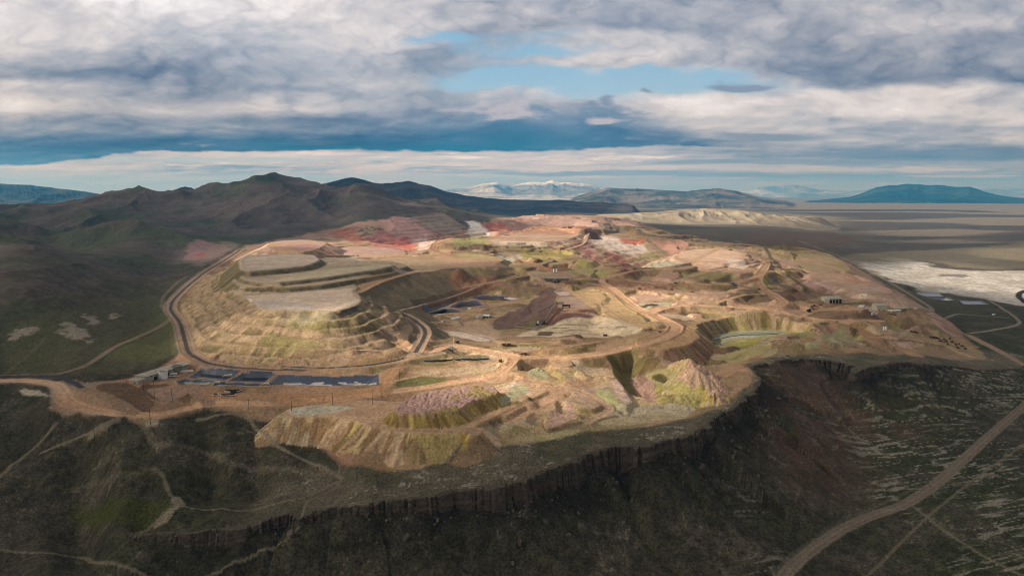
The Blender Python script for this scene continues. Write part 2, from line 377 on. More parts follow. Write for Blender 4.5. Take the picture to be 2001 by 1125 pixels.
# far ranges: (skyline in the photo, distance, depth of the flank, spur strength, tag)
RANGES = [
 ([(560, 392), (600, 366), (640, 357), (690, 346), (718, 354), (745, 359), (775, 355), (800, 353), (822, 359), (840, 362), (872, 374), (905, 380), (950, 387), (1000, 390), (1050, 391), (1090, 390), (1140, 394), (1180, 396), (1260, 402)], 6300, 1500, .35, 1),
 ([(820, 384), (860, 372), (882, 369), (905, 366), (925, 364), (945, 358), (965, 355), (985, 360), (1000, 362), (1040, 356), (1062, 357), (1080, 354), (1095, 358), (1110, 357), (1140, 358), (1165, 363), (1190, 367), (1230, 374), (1290, 386)], 26000, 8200, .6, 2),
 ([(1095, 398), (1115, 388), (1135, 381), (1160, 374), (1190, 367), (1215, 369), (1245, 368), (1280, 371), (1310, 372), (1340, 374), (1365, 371), (1400, 367), (1420, 370), (1440, 373), (1475, 383), (1510, 389), (1560, 394)], 11500, 3400, .5, 3),
 ([(1540, 396), (1600, 391), (1660, 385), (1690, 376), (1712, 366), (1735, 362), (1752, 363), (1768, 360), (1800, 359), (1815, 361), (1830, 360), (1870, 365), (1895, 364), (1915, 371), (1930, 376), (1960, 383), (2001, 387), (2090, 392), (2200, 396)], 15500, 3200, .3, 4),
 ([(-300, 365), (-100, 352), (0, 358), (30, 361), (60, 362), (95, 366), (130, 370), (165, 374), (200, 380), (235, 386), (290, 392)], 10500, 2600, .35, 5),
 ([(295, 392), (318, 381), (340, 371), (352, 366), (362, 364), (374, 367), (388, 374), (402, 381), (425, 390)], 5200, 700, .3, 6),
 ([(1400, 382), (1440, 374), (1480, 367), (1520, 364), (1555, 361), (1600, 370), (1660, 372), (1700, 368), (1780, 372), (1880, 373), (1960, 367), (2060, 370), (2200, 376)], 38000, 9000, .5, 7),
 ([(250, 388), (420, 378), (480, 380), (560, 378), (620, 380)], 36000, 8000, .4, 7),
]
TAG = np.zeros(X.size, np.int8)
for k, (sk, dist, depth, spur, tag) in enumerate(RANGES):
    su = np.array([s[0] for s in sk], float); sv = np.array([s[1] for s in sk], float)
    t_at = (su - 1000.5) / F / cP
    # true bearing of each skyline point
    dx, dy, dz = ray(su, sv); t_at = dx / dy; top = CAMZ + dist * dz / dy
    r0, r1 = np.searchsorted(YR, [dist - depth * 1.25, dist + depth * .9])
    c0, c1 = np.searchsorted(TC, [t_at.min(), t_at.max()])
    if c1 <= c0: continue
    sub = (np.arange(r0, min(r1, NR))[:, None] * NC + np.arange(c0, min(c1, NC))[None, :]).ravel()
    t = X[sub] / Y[sub]; crest = np.interp(t, t_at, top)
    rough = (fbm(t * 70, t * 0 + k, 5, 300 + k, .6) - .5)
    base = Z[sub]
    ends = sstep(0, .02, t - t_at.min()) * sstep(0, .02, t_at.max() - t)
    hgt = np.maximum(crest + rough * (.13 if tag in (2, 4, 7) else .06) * np.maximum(crest - base, 0) - base, 0) * ends
    q = (Y[sub] - dist) / depth
    xs = (X[sub] / depth).astype(np.float32); qs = q.astype(np.float32)
    w1 = fbm(xs * 2.2, qs * 5, 4, 320 + k) - .5; w2 = fbm(xs * 2.2, qs * 5, 4, 325 + k) - .5
    sp = ridged(xs * 3.4 + 1.6 * w1 + .8 * qs, qs * 4.6 + 1.6 * w2, 6, 330 + k, .55)
    q = q + .25 * w2 * (1 - np.clip(np.abs(q) * 6, 0, 0))* np.clip(np.abs(q) * 4, 0, 1)
    ff = np.where(q < 0, np.clip(1 + q, 0, 1), np.clip(1 - q * 1.15, 0, 1))
    prof = ff ** 1.5
    prof = prof + spur * 2.2 * (sp - .36) * (ff * (1.08 - ff)) * 2
    zz = base + hgt * np.clip(prof, 0, 1)
    up_ = zz > Z[sub] + .5
    Z[sub] = np.maximum(Z[sub], zz)
    TAG[sub] = np.where(up_ & (hgt * prof > hgt.max() * .02), tag, TAG[sub])
# tan badland ridge beyond the mine
bad = [(1110, 424), (1180, 421), (1240, 418), (1290, 416), (1345, 411), (1380, 410.5), (1420, 412), (1450, 414), (1500, 418.5), (1540, 422), (1600, 427), (1650, 433)]
su = np.array([b[0] for b in bad], float); sv = np.array([b[1] for b in bad], float)
dx, dy, dz = ray(su, sv); t_at = dx / dy; dist = 4300; top = CAMZ + dist * dz / dy
sub = window([(t_at[0] * 3500, 3500), (t_at[-1] * 5300, 5300), (t_at[0] * 5300, 5300)], 10)
t = X[sub] / Y[sub]; cr = np.interp(t, t_at, top, left=0, right=0)
q = (Y[sub] - dist) / 430.0; xs = (X[sub] / 620).astype(np.float32); qs = q.astype(np.float32)
sp = ridged(xs * 3.0 + .9 * qs + .5 * fbm(xs * 3, qs * 3, 3, 352), qs * 1.0, 5, 351, .5)
ff = np.where(q < 0, np.clip(1 + q, 0, 1), np.clip(1 - q * .8, 0, 1))
hgt = np.maximum(cr - Z[sub], 0) * sstep(0, .05, t - t_at[0]) * sstep(0, .04, t_at[-1] - t); zz = Z[sub] + hgt * np.clip(ff ** 1.1 * (1 + 2.6 * (sp - .36) * (1 - .6 * ff)), 0, 1.12)
TAG[sub] = np.where(zz > Z[sub] + 1.5, 8, TAG[sub]); Z[sub] = np.maximum(Z[sub], zz)

# ==== where a photo pixel meets the ground as built so far ======================
def hit(u, v):
    dx, dy, dz = [float(a) for a in ray(u, v)]
    t = dx / dy; c = np.clip(np.searchsorted(TC, t), 1, NC - 1); f = (t - TC[c - 1]) / (TC[c] - TC[c - 1])
    zz = Z.reshape(NR, NC)[:, c - 1] * (1 - f) + Z.reshape(NR, NC)[:, c] * f
    rz = CAMZ + YR * dz / dy
    w = np.where(zz >= rz)[0]
    if len(w) == 0: return None
    i = max(w[0], 1)
    a = rz[i - 1] - zz[i - 1]; b = zz[i] - rz[i]; g = a / (a + b + 1e-9)
    y = YR[i - 1] + (YR[i] - YR[i - 1]) * np.clip(g, 0, 1)
    return t * y, y, zz[i - 1] + (zz[i] - zz[i - 1]) * np.clip(g, 0, 1)

def ridge(poly, h, w, sharp=1.3):
    hh = [hit(u, v) for u, v in poly]; p = chaikin([a_[:2] for a_ in hh if a_], 2, False)
    iq = window(p, w * 3); dd, _, _ = seg_dist(p, iq, False)
    dd = dd + .25 * w * (fbm(Xf[iq] / 14, Yf[iq] / 14, 4, 481) - .5) * 2
    Z[iq] += h * np.exp(-(np.abs(dd) / w) ** sharp) * np.where(OUT[iq], sstep(30, 60, RD[iq]), 1)
ridge([(304, 848), (350, 853), (413, 871), (437, 895), (480, 910), (577, 915), (640, 915)], 7, 15)
ridge([(245, 922), (298, 913), (336, 945), (350, 978)], 6, 13)
ridge([(200, 835), (150, 870), (100, 900), (50, 930)], 5, 14)
ridge([(308, 905), (345, 930), (370, 960)], -6, 12)
ridge([(420, 850), (450, 880), (540, 895), (620, 905)], -6, 13)
ridge([(150, 900), (220, 890), (290, 880)], -5, 12)
ridge([(400, 960), (500, 965), (600, 950)], -4, 14)

# ==== worked ground inside the mine: broken into benches, cuts and pads ==========
MINE = [(100, 772), (180, 755), (250, 738), (330, 708), (350, 690), (335, 600), (400, 522), (480, 480), (560, 466), (640, 448), (740, 430), (800, 420), (870, 414), (960, 428), (1030, 424), (1240, 430), (1330, 464), (1420, 478), (1490, 482), (1560, 481),
        (1660, 522), (1770, 578), (1830, 615), (1900, 672), (1925, 697), (1850, 697), (1760, 694), (1690, 690), (1560, 690), (1500, 700), (1455, 712), (1470, 745), (1420, 790), (1300, 826), (1150, 845), (1000, 868), (905, 888), (825, 914), (740, 922), (668, 905), (615, 868),
        (540, 824), (480, 815), (400, 800), (300, 826), (240, 815), (150, 818), (105, 800)]
mp = [a_[:2] for a_ in (hit(u, v) for u, v in MINE) if a_]
ix = window(mp, 60); d, s, ins = seg_dist(mp, ix, True); d = np.where(ins, -d, d)
d = d / (Y[ix] / 500) + 9 * (fbm(Xf[ix] / 28, Yf[ix] / 28, 5, 703) - .5)
mA = np.zeros(X.size, np.float32); mA[ix] = sstep(3, -3, d)
TMk = np.zeros(X.size, np.float32); TMk[ix] = sstep(-6, -22, d)
def soft_poly(poly, soft):
    p = [a_[:2] for a_ in (hit(u, v) for u, v in poly) if a_]
    iq = window(p, soft); dd, _, iin = seg_dist(p, iq, True); o = np.zeros(X.size, np.float32)
    o[iq] = sstep(soft, -soft, np.where(iin, -dd, dd)); return o
TMk *= 1 - soft_poly([(100, 830), (60, 740), (330, 700), (420, 712), (600, 715), (800, 705), (990, 705), (990, 745), (740, 790), (560, 800), (300, 830)], 12)
TMk *= 1 - .8 * soft_poly([(860, 640), (1000, 625), (1100, 615), (1260, 645), (1100, 670), (860, 680)], 12)
LEV = np.zeros(X.size, np.float32); SCARP = np.zeros(X.size, np.float32)
for (k0, k1, lam, am, stp, sd, y0, y1, y2, y3) in ((0, 0, 66, 17, 3.2, 471, 0, 1, 820, 1050), (0, 0, 115, 32, 5.5, 473, 820, 1050, 1500, 1900), (0, 0, 215, 58, 9.0, 475, 1500, 1900, 4000, 5000)):
    wgt = sstep(y0, y1, Y) * (1 - sstep(y2, y3, Y)) * TMk
    g = np.where(wgt > .01)[0]
    wx2 = .35 * lam * (fbm(Xf[g] / lam, Yf[g] / lam, 3, sd + 50) - .5)
    hh = am * (fbm((Xf[g] + wx2) / lam, (Yf[g] + wx2) / (lam * .8), 3, sd, .42) - .5)
    q = hh / stp + .22 * (fbm(Xf[g] / 9, Yf[g] / 9, 3, sd + 60) - .5); fl = np.floor(q); fr = q - fl
    tz = stp * (fl + np.minimum(fr / .24, 1))
    Z[g] += wgt[g] * (tz + stp * .4)
    LEV[g] += wgt[g] * (fl + sd * .37); SCARP[g] = np.maximum(SCARP[g], wgt[g] * sstep(.28, .20, fr))

# ==== man-made forms ===========================================================
PHASE = np.full(X.size, -1, np.float32); FACE = np.zeros(X.size, np.float32); FACED = np.zeros(X.size, np.float32); FACES = np.zeros(X.size, np.float32)
ZONE = np.zeros(X.size, np.int16)
def bench(poly, z, slope=.7, step=0, berm=0, zone=0, soft=1, wob=0.0, margin=None, rough=.35, tread=.28):
    """ground heaped up to level z inside the outline; the sides fall outwards"""
    pts = chaikin([px(u, v, z) for u, v in poly], soft)
    y0 = np.mean([p[1] for p in pts]); mg = margin or 110 + .05 * y0
    ix = window(pts, mg)
    d, s, ins = seg_dist(pts, ix, True)
    sc = y0 / 500.0
    d = np.where(ins, -d, d)
    if wob: d = d + wob * sc * 2 * (fbm(Xf[ix] / (14 * sc), Yf[ix] / (14 * sc), 3, 400 + zone) - .5)
    dd = np.maximum(d, 0)
    if step:
        per = step / slope / (1 - tread); ph = dd / per; fl = np.floor(ph); fr = ph - fl
        fr0 = fr; drop = step * (fl + np.minimum(fr / (1 - tread), 1))
    else:
        drop = dd * slope
    n = rough * (fbm(s / (5 * sc), dd / (40 * sc), 3, 420 + zone) - .5) * np.minimum(dd, 6) * .6
    zz = z - drop + n
    if berm: zz = zz + berm * np.exp(-((d + 1.5 * sc) / (1.1 * sc)) ** 2)
    zz = zz + .25 * (fbm(Xf[ix] / 6, Yf[ix] / 6, 2, 431) - .5)
    upm = zz > Z[ix]
    g = ix[upm]
    FACE[g] = np.clip(d[upm] / (1.2 * sc), 0, 1); FACED[g] = dd[upm]; FACES[g] = s[upm]; ZONE[g] = zone; SCARP[g] = 0
    PHASE[g] = fr0[upm] if step else -1
    Z[g] = zz[upm]
def dig(poly, z, slope=.8, step=0, zone=0, soft=1, wob=0.0, limit=140, tread=.3):
    pts = chaikin([px(u, v, z) for u, v in poly], soft)
    y0 = np.mean([p[1] for p in pts]); ix = window(pts, limit)
    d, s, ins = seg_dist(pts, ix, True); sc = y0 / 500.0
    d = np.where(ins, -d, d)
    if wob: d = d + wob * sc * 2 * (fbm(Xf[ix] / (14 * sc), Yf[ix] / (14 * sc), 3, 440 + zone) - .5)
    dd = np.maximum(d, 0)
    if step:
        per = step / slope / (1 - tread); ph = dd / per; fl = np.floor(ph); fr = ph - fl
        rise = step * (fl + np.minimum(fr / (1 - tread), 1))
    else:
        rise = dd * slope
    zz = z + rise + .2 * (fbm(Xf[ix] / 6, Yf[ix] / 6, 2, 431) - .5) + .35 * (fbm(s / (5 * sc), dd / (40 * sc), 3, 421 + zone) - .5) * np.minimum(dd, 6) * .6
    dn = zz < Z[ix]; g = ix[dn]
    FACE[g] = np.clip(d[dn] / (1.2 * sc), 0, 1); FACED[g] = dd[dn]; FACES[g] = s[dn]; ZONE[g] = zone; SCARP[g] = 0; PHASE[g] = -1
    Z[g] = zz[dn]
def mound(u, v, zb, r, h, zone, seed, sx=1.0, p=1.0, rg=.5):
    x0, y0 = px(u, v, zb)
    ix = window([(x0, y0)], r * 1.6 * max(sx, 1))
    dx = (Xf[ix] - x0) / sx; dy = Yf[ix] - y0
    dx = dx + .5 * r * (fbm(Xf[ix] / r, Yf[ix] / r, 3, seed) - .5); dy = dy + .5 * r * (fbm(Xf[ix] / r, Yf[ix] / r, 3, seed + 1) - .5)
    rr = np.hypot(dx, dy) / r; a = np.arctan2(dy, dx)
    f = np.clip(1 - rr, 0, 1) ** p
    f = f * (1 + rg * (ridged(np.cos(a) * 2.2 + seed, np.sin(a) * 2.2 + rr * .8, 4, seed + 3) - .45) * np.minimum(rr * 2, 1))
    zz = zb + h * f
    g = ix[(zz > Z[ix]) & (rr < 1)]; m = (zz > Z[ix]) & (rr < 1)
    Z[g] = zz[m]; ZONE[g] = zone; FACE[g] = 1; FACED[g] = (rr * r)[m]; FACES[g] = ((a + 3.2) * r)[m]

# zones: 1 leach heap, 2 yellow dump, 3 pink dump, 4 upper pale dumps, 5 red pit, 6 east pink dumps, 7 green pit, 8 fan dump, 9 mound, 10 plant fill, 11 purple slope, 12 cuts
# leach heap: broad lower lift with benches, two lifts above
bench([(477, 578), (499, 598), (524, 606), (590, 607), (654, 610), (708, 590), (694, 566), (700, 540), (700, 490), (560, 482), (478, 500), (452, 528), (448, 552), (462, 570)], 97, .62, step=6.5, zone=1, wob=3.6, margin=190, soft=1, tread=.30, rough=.7)
bench([(690, 600), (706, 588), (694, 566), (745, 548), (800, 535), (880, 523), (960, 520), (990, 505), (900, 490), (720, 500)], 95.5, .40, zone=13, wob=2.5, margin=190, rough=1.2)
bench([(478, 559), (530, 561), (575, 560), (640, 554), (693, 544), (760, 527), (800, 519), (760, 508), (600, 500), (472, 508), (452, 535), (458, 552)], 103.0, .8, zone=25, wob=1.2, soft=1)
bench([(505, 551), (535, 553), (572, 549), (640, 541), (705, 531), (735, 527), (771, 519), (760, 513), (640, 506), (480, 508), (462, 528), (474, 545)], 107.5, .8, berm=.6, zone=25, wob=1.0)
bench([(470, 526), (486, 530), (500, 529), (545, 525), (602, 519), (627, 508), (612, 497), (481, 499), (468, 508)], 114.5, .8, berm=.6, zone=25, wob=.8, soft=1)
bench([(535, 489), (600, 492), (630, 481), (645, 474), (600, 468), (545, 470), (515, 480)], 116, .5, zone=6, wob=2.5)
bench([(640, 492), (740, 500), (800, 496), (770, 484), (680, 480)], 98, .5, zone=4, wob=2)
# smaller spoil heaps and cuts all over the worked ground
rg_ = random.Random(21); Z0 = Z.copy()
def keep_off(u, v):
    return (900 < u < 1265 and 560 < v < 668) or (1015 < u < 1190 and 495 < v < 562) or (850 < u < 1130 and v < 500) or (u < 1020 and v > 490) or (u < 860 and v > 470) or (u < 1010 and v > 520)
n_ = 0
while n_ < 150:
    u0 = rg_.uniform(850, 1760); v0 = rg_.uniform(436, 640) if u0 < 1330 else rg_.uniform(486, 690)
    if keep_off(u0, v0) or (1370 < u0 < 1610 and 600 < v0 < 690): continue
    h_ = hit(u0, v0)
    if not h_: continue
    j_ = int(np.searchsorted(YR, h_[1])) * NC + int(np.searchsorted(TC, h_[0] / h_[1]))
    if TMk[min(j_, X.size - 1)] < .9: continue
    n_ += 1
    if Z[j_] > Z0[j_] + .8 or Z[j_] < Z0[j_] - .8: continue
    w_ = rg_.uniform(10, 34); a_ = rg_.uniform(.10, .20); hh_ = rg_.uniform(1.8, 4.2) * (h_[1] / 900) ** .5; m_ = 9
    ph_ = rg_.uniform(0, 6.3)
    poly_ = []
    for k_ in range(m_):
        t_ = 2 * math.pi * k_ / m_; r_ = rg_.uniform(.55, 1.15)
        poly_.append((u0 + w_ * r_ * math.cos(t_) * (1 + .5 * math.cos(ph_) * math.sin(t_)), v0 + w_ * a_ * r_ * math.sin(t_)))
    if n_ % 4 == 0: dig([(q_[0], q_[1]) for q_ in poly_], h_[2] - hh_ * .8, 1.0, zone=rg_.choice((12, 20, 12, 16)), wob=2.5, limit=hh_ * 1.6 + 6)
    else: bench(poly_, h_[2] + hh_, rg_.uniform(.6, .85), zone=rg_.choice((6, 14, 12, 4, 15, 17, 6, 22, 11)), wob=2.5, margin=hh_ * 2.2 + 10, rough=1.0)
# upper pale dumps
bench([(860, 470), (934, 474), (974, 472), (1070, 473), (1122, 466), (1140, 456), (1106, 450), (1030, 453), (934, 461), (870, 462)], 107, .55, berm=1.0, zone=4, wob=2)
bench([(868, 484), (900, 488), (1000, 488), (1018, 489), (1100, 487), (1125, 493), (1140, 482), (1060, 472), (900, 472)], 93.5, .6, zone=14, wob=2)
bench([(1040, 505), (1110, 503), (1130, 508), (1140, 498), (1050, 494), (1010, 500)], 86, .6, zone=14, wob=2)
bench([(1050, 515), (1085, 516), (1117, 513), (1128, 507), (1060, 506)], 86.5, .7, zone=15, wob=1)
bench([(1125, 513), (1150, 514), (1165, 508), (1135, 504)], 88, .55, zone=14, wob=2)
# back pit and its terraced red wall
dig([(790, 491), (850, 489), (905, 482), (985, 462), (960, 458), (880, 470), (800, 478), (765, 484)], 76, .42, step=9, zone=5, wob=4, limit=420)
dig([(990, 452), (1060, 447), (1130, 446), (1180, 452), (1130, 458), (1040, 456)], 88, .4, step=8, zone=5, wob=4, limit=260)
bench([(1000, 428), (1080, 424), (1150, 427), (1200, 431), (1238, 438), (1252, 447), (1240, 430), (1150, 420), (1030, 420)], 106, .5, zone=6, wob=4, margin=250)
# right back pit
dig([(1245, 524), (1290, 512), (1345, 510), (1350, 522), (1300, 532), (1262, 538)], 50, .38, step=7, zone=16, wob=4, limit=260)
bench([(1302, 468), (1330, 465), (1352, 466), (1366, 471), (1340, 474)], 87, .5, zone=6, wob=2)
# east terraces
bench([(1315, 503), (1340, 489), (1400, 485), (1452, 493), (1466, 503), (1440, 512), (1380, 514), (1335, 512)], 80, .5, step=6, zone=6, wob=3)
bench([(1355, 519), (1375, 513), (1410, 514), (1420, 521), (1390, 527)], 78, .5, zone=6, wob=2)
bench([(1420, 516), (1450, 510), (1470, 516), (1455, 524), (1430, 525)], 74, .6, zone=6, wob=2)
bench([(1284, 540), (1300, 531), (1322, 532), (1328, 541), (1305, 547)], 76, .6, zone=6, wob=2)
bench([(1325, 546), (1345, 538), (1372, 541), (1390, 548), (1350, 552)], 71, .6, zone=14, wob=2)
bench([(1578, 540), (1590, 532), (1668, 534), (1712, 551), (1752, 572), (1715, 577), (1680, 573), (1640, 560), (1600, 553)], 63, .55, zone=6, wob=1.5)
bench([(1488, 487), (1510, 482), (1560, 482), (1610, 491), (1650, 513), (1668, 529), (1620, 531), (1585, 530), (1540, 512)], 60, .5, zone=17, wob=1.5)
bench([(1340, 575), (1370, 568), (1402, 571), (1410, 580), (1380, 586), (1350, 584)], 66, .55, zone=6, wob=2)
bench([(1410, 586), (1430, 568), (1480, 569), (1510, 582), (1490, 590), (1450, 592)], 65, .5, zone=12, wob=2)
bench([(1225, 580), (1270, 572), (1310, 576), (1300, 585), (1250, 587)], 65, .4, zone=6, wob=2)
bench([(1595, 618), (1610, 609), (1650, 611), (1668, 609), (1680, 614), (1660, 620), (1630, 621)], 57, .6, zone=12, wob=2)
bench([(1750, 672), (1790, 667), (1820, 671), (1835, 678), (1800, 681), (1765, 680)], 29, .6, zone=6, wob=1)
# green pit with pool
dig([(1390, 661), (1430, 647), (1513, 645), (1565, 650), (1572, 657), (1530, 663), (1490, 672), (1440, 688), (1400, 684)], 42.5, .95, zone=7, wob=2, limit=120)
dig([(1640, 668), (1690, 664), (1700, 672), (1655, 676)], 35, .6, zone=7, wob=2, limit=60)
bench([(1455, 690), (1500, 668), (1525, 672), (1520, 684), (1480, 700)], 47, .8, zone=7, wob=1)
# fan dump below the haul road
bench([(1240, 676), (1300, 684), (1345, 674), (1368, 657), (1352, 640), (1300, 638), (1250, 655)], 63.5, .75, zone=8, wob=2, margin=80)
bench([(1110, 700), (1180, 697), (1240, 680), (1250, 660), (1150, 670)], 60, .8, zone=12, wob=1.5, margin=60)
# yellow tipped dump, pink dump on it, step on the right
bench([(541, 813), (590, 813), (632, 813), (690, 820), (740, 836), (790, 843), (860, 846), (905, 843), (928, 852), (950, 838), (900, 790), (700, 780), (570, 795)], 57, .78, zone=2, wob=.9, margin=90, rough=.9)
bench([(800, 850), (900, 850), (925, 842), (955, 825), (985, 812), (1030, 792), (1050, 775), (1085, 765), (1095, 752), (1060, 746), (1000, 752), (930, 770), (800, 800)], 57.2, 1.2, zone=12, wob=2.2, margin=40, rough=1.0)
bench([(768, 806), (778, 792), (825, 766), (925, 755), (965, 757), (978, 770), (915, 788), (890, 805), (840, 810)], 65, .95, zone=3, wob=1.2, margin=50, rough=.8)
# pits near the mesa edge, mound
dig([(1022, 727), (1032, 706), (1058, 704), (1085, 718), (1076, 735), (1032, 736)], 51, 1.0, zone=12, wob=1.2, limit=30)
mound(1052, 731, 51, 12, 6.5, 26, 581, sx=1.1, p=.8, rg=.5)
bench([(1075, 716), (1088, 702), (1112, 700), (1122, 712), (1100, 720)], 58.5, .8, zone=12, wob=3, margin=20, rough=1.4)
dig([(1212, 728), (1232, 724), (1246, 750), (1258, 775), (1252, 787), (1240, 780), (1222, 755)], 42.5, 1.1, zone=27, wob=1.8, limit=24)
dig([(1232, 736), (1262, 733), (1282, 765), (1292, 785), (1262, 786), (1250, 770)], 44.0, 1.0, zone=18, wob=1.4, limit=16)
bench([(1115, 742), (1160, 735), (1205, 735), (1222, 765), (1240, 785), (1220, 792), (1180, 776), (1150, 755)], 53.6, 1.4, zone=19, wob=2.6, margin=30, rough=1.0)
bench([(1272, 738), (1292, 724), (1330, 728), (1328, 745), (1305, 768), (1290, 756)], 53.0, .9, zone=20, wob=3.5, margin=30, rough=1.4)
mound(1352, 770, 49.0, 31, 25, 9, 511, sx=.95, p=.8, rg=.6)
mound(1378, 776, 49.5, 28, 19, 9, 541, sx=1.1, p=.85, rg=.7)
mound(1345, 745, 49, 25, 22, 9, 551, sx=1.2, p=.85, rg=.6)
mound(1398, 788, 51, 17, 11, 9, 561, sx=1.0, p=.9, rg=1.2)
mound(1330, 785, 50.5, 16, 6, 20, 571, sx=1.4, p=.9, rg=1.2)
bench([(1400, 745), (1438, 724), (1466, 728), (1470, 752), (1430, 772)], 57, .6, zone=21, wob=3, margin=30, rough=1.2)
bench([(1066, 812), (1080, 795), (1120, 778), (1125, 800), (1132, 822), (1066, 838)], 50.4, .7, zone=18, wob=1.4, margin=20)
# crusher bench, purple slope
bench([(1055, 544), (1063, 544), (1113, 544), (1155, 540), (1165, 526), (1100, 523), (1030, 529), (1040, 541)], 81, 1.6, zone=10, wob=0, margin=60, soft=0)
bench([(1040, 562), (1062, 560), (1085, 578), (1083, 600), (1120, 606), (1165, 602), (1190, 575), (1120, 557)], 69, .38, zone=11, wob=4, margin=110)
bench([(1150, 570), (1190, 560), (1235, 605), (1275, 640), (1240, 640), (1200, 625), (1165, 600)], 66, .5, zone=22, wob=3, margin=70)
# plant pad
bench([(262, 752), (300, 742), (400, 720), (540, 722), (745, 722), (750, 760), (640, 768), (500, 765), (420, 762), (330, 775), (290, 765)], 58, .35, zone=23, margin=50)
dig([(285, 760), (330, 758), (370, 770), (330, 785), (310, 782)], 55.5, .4, zone=24, wob=1, limit=30)
# lined ponds
PONDS = []
def pond(poly, zrim, depth, slope, level, name):
    """hollow with lined banks; its floor outline is the rim moved inwards"""
    rim = [px(u, v, zrim) for u, v in poly]
    ix = window(rim, 14)
    d, s, ins = seg_dist(rim, ix, True); d = np.where(ins, -d, d)
    sc = max(np.mean([p[1] for p in rim]) / 560, 1)
    flat = sstep(9 * sc, 3 * sc, d)
    base = Z[ix] * (1 - flat) + zrim * flat + .7 * np.exp(-((d - 1.2 * sc) / (1.0 * sc)) ** 2)
    zz = np.where(d < 0, zrim - np.minimum(-d * slope, depth), base)
    Z[ix] = zz
    m = d < .25
    ZONE[ix[m]] = 30; FACE[ix[m]] = 0; FACED[ix[m]] = -d[m]
    ZONE[ix[(d >= .25) & (d < 4 * sc)]] = 23
    PONDS.append((rim, zrim, depth, slope, level, name))
pond([(545, 732), (600, 734), (655, 736), (700, 734), (739, 733), (741, 752), (690, 753), (640, 755), (580, 753), (522, 752)], 58, 5.5, .26, -5.2, 'big')
pond([(370, 737), (392, 724), (434, 727), (470, 729), (440, 743), (408, 741)], 58, 4, .4, -1.6, 'west')
pond([(448, 743), (474, 731), (520, 730), (537, 731), (518, 746)], 58, 4, .6, -2.2, 'mid')
pond([(346, 745), (362, 741), (418, 744), (412, 752), (350, 750)], 57.6, 1.6, .5, -.9, 'pale')
pond([(424, 746), (512, 749), (506, 755), (418, 753)], 57.6, 2, .6, -1.0, 'near')
pond([(822, 608), (850, 601), (884, 590), (893, 587), (896, 592), (872, 602), (840, 610)], 58.5, 4, .5, -2.0, 'c1')
pond([(838, 612), (872, 602), (905, 608), (900, 610), (845, 614)], 56.5, 4, .5, -2.0, 'c2')
pond([(878, 601), (900, 589), (932, 589), (946, 596), (905, 602)], 57.5, 3.5, .5, -1.6, 'c3')
pond([(922, 582), (945, 577), (985, 579), (1012, 584), (985, 588), (940, 586)], 60, 3.5, .4, -2.0, 'c4')
pond([(864, 527), (872, 525), (892, 525), (894, 528)], 95, 3, .5, -1.0, 'up')
pond([(1422, 564), (1432, 560), (1456, 561), (1452, 566), (1430, 566)], 62, 3, .4, -1.2, 'e0')
pond([(1788, 573), (1792, 571), (1835, 572), (1843, 579), (1797, 578)], 6, 2, .35, -.5, 'e1')
pond([(1810, 581), (1853, 581), (1866, 587), (1816, 586)], 5.5, 2, .35, -1.7, 'e2')
pond([(1873, 587), (1916, 588), (1931, 595), (1882, 594)], 5.5, 2, .35, -.6, 'e3')
# ==== roads ====================================================================
ROADM = np.zeros(X.size, np.float32)
RCOL = np.zeros((X.size, 3), np.float32)
def hits(poly):
    return [h for h in (hit(u, v) for u, v in poly) if h]
def road(poly, width, col, flat=True, berm=.0, edge=.35, alpha=1.0, rut=.12, smooth=2):
    h = hits(chaikin(poly, 1, False))
    if len(h) < 2: return
    h = chaikin(h, smooth, False)
    p = [a[:2] for a in h]; z = np.array([a[2] for a in h])
    for _ in range(2): z[1:-1] = .25 * z[:-2] + .5 * z[1:-1] + .25 * z[2:]
    acc = np.concatenate([[0], np.cumsum([math.hypot(b[0] - a[0], b[1] - a[1]) for a, b in zip(p[:-1], p[1:])])])
    ix = window(p, width * 2.5)
    d, s, _ = seg_dist(p, ix, False)
    hw = width / 2
    m = d < hw * 4; ix = ix[m]; d = d[m]; s = s[m]
    if not len(ix): return
    zr_ = np.interp(s, acc, z)
    if flat:
        w = sstep(hw * 2.0, hw * .9, d)
        Z[ix] = Z[ix] * (1 - w) + (zr_ + 1.7 * berm * np.exp(-((d - hw * 1.02) / (.10 * hw + .7)) ** 2)) * w
    n = fbm(Xf[ix] / (width * .8), Yf[ix] / (width * .8), 4, 601) - .5
    a = sstep(hw * (1 + edge), hw * (1 - edge), d + n * hw * .8 * (edge + .15)) * alpha
    c = np.array(col, np.float32)[None] * (1 + (.30 * n)[:, None])
    c = c * (1 - rut * np.exp(-((d - hw * .45) / (hw * .16)) ** 2)[:, None])
    C[ix] = C[ix] * (1 - a[:, None]) + c * a[:, None]
    ROADM[ix] = np.maximum(ROADM[ix], a)
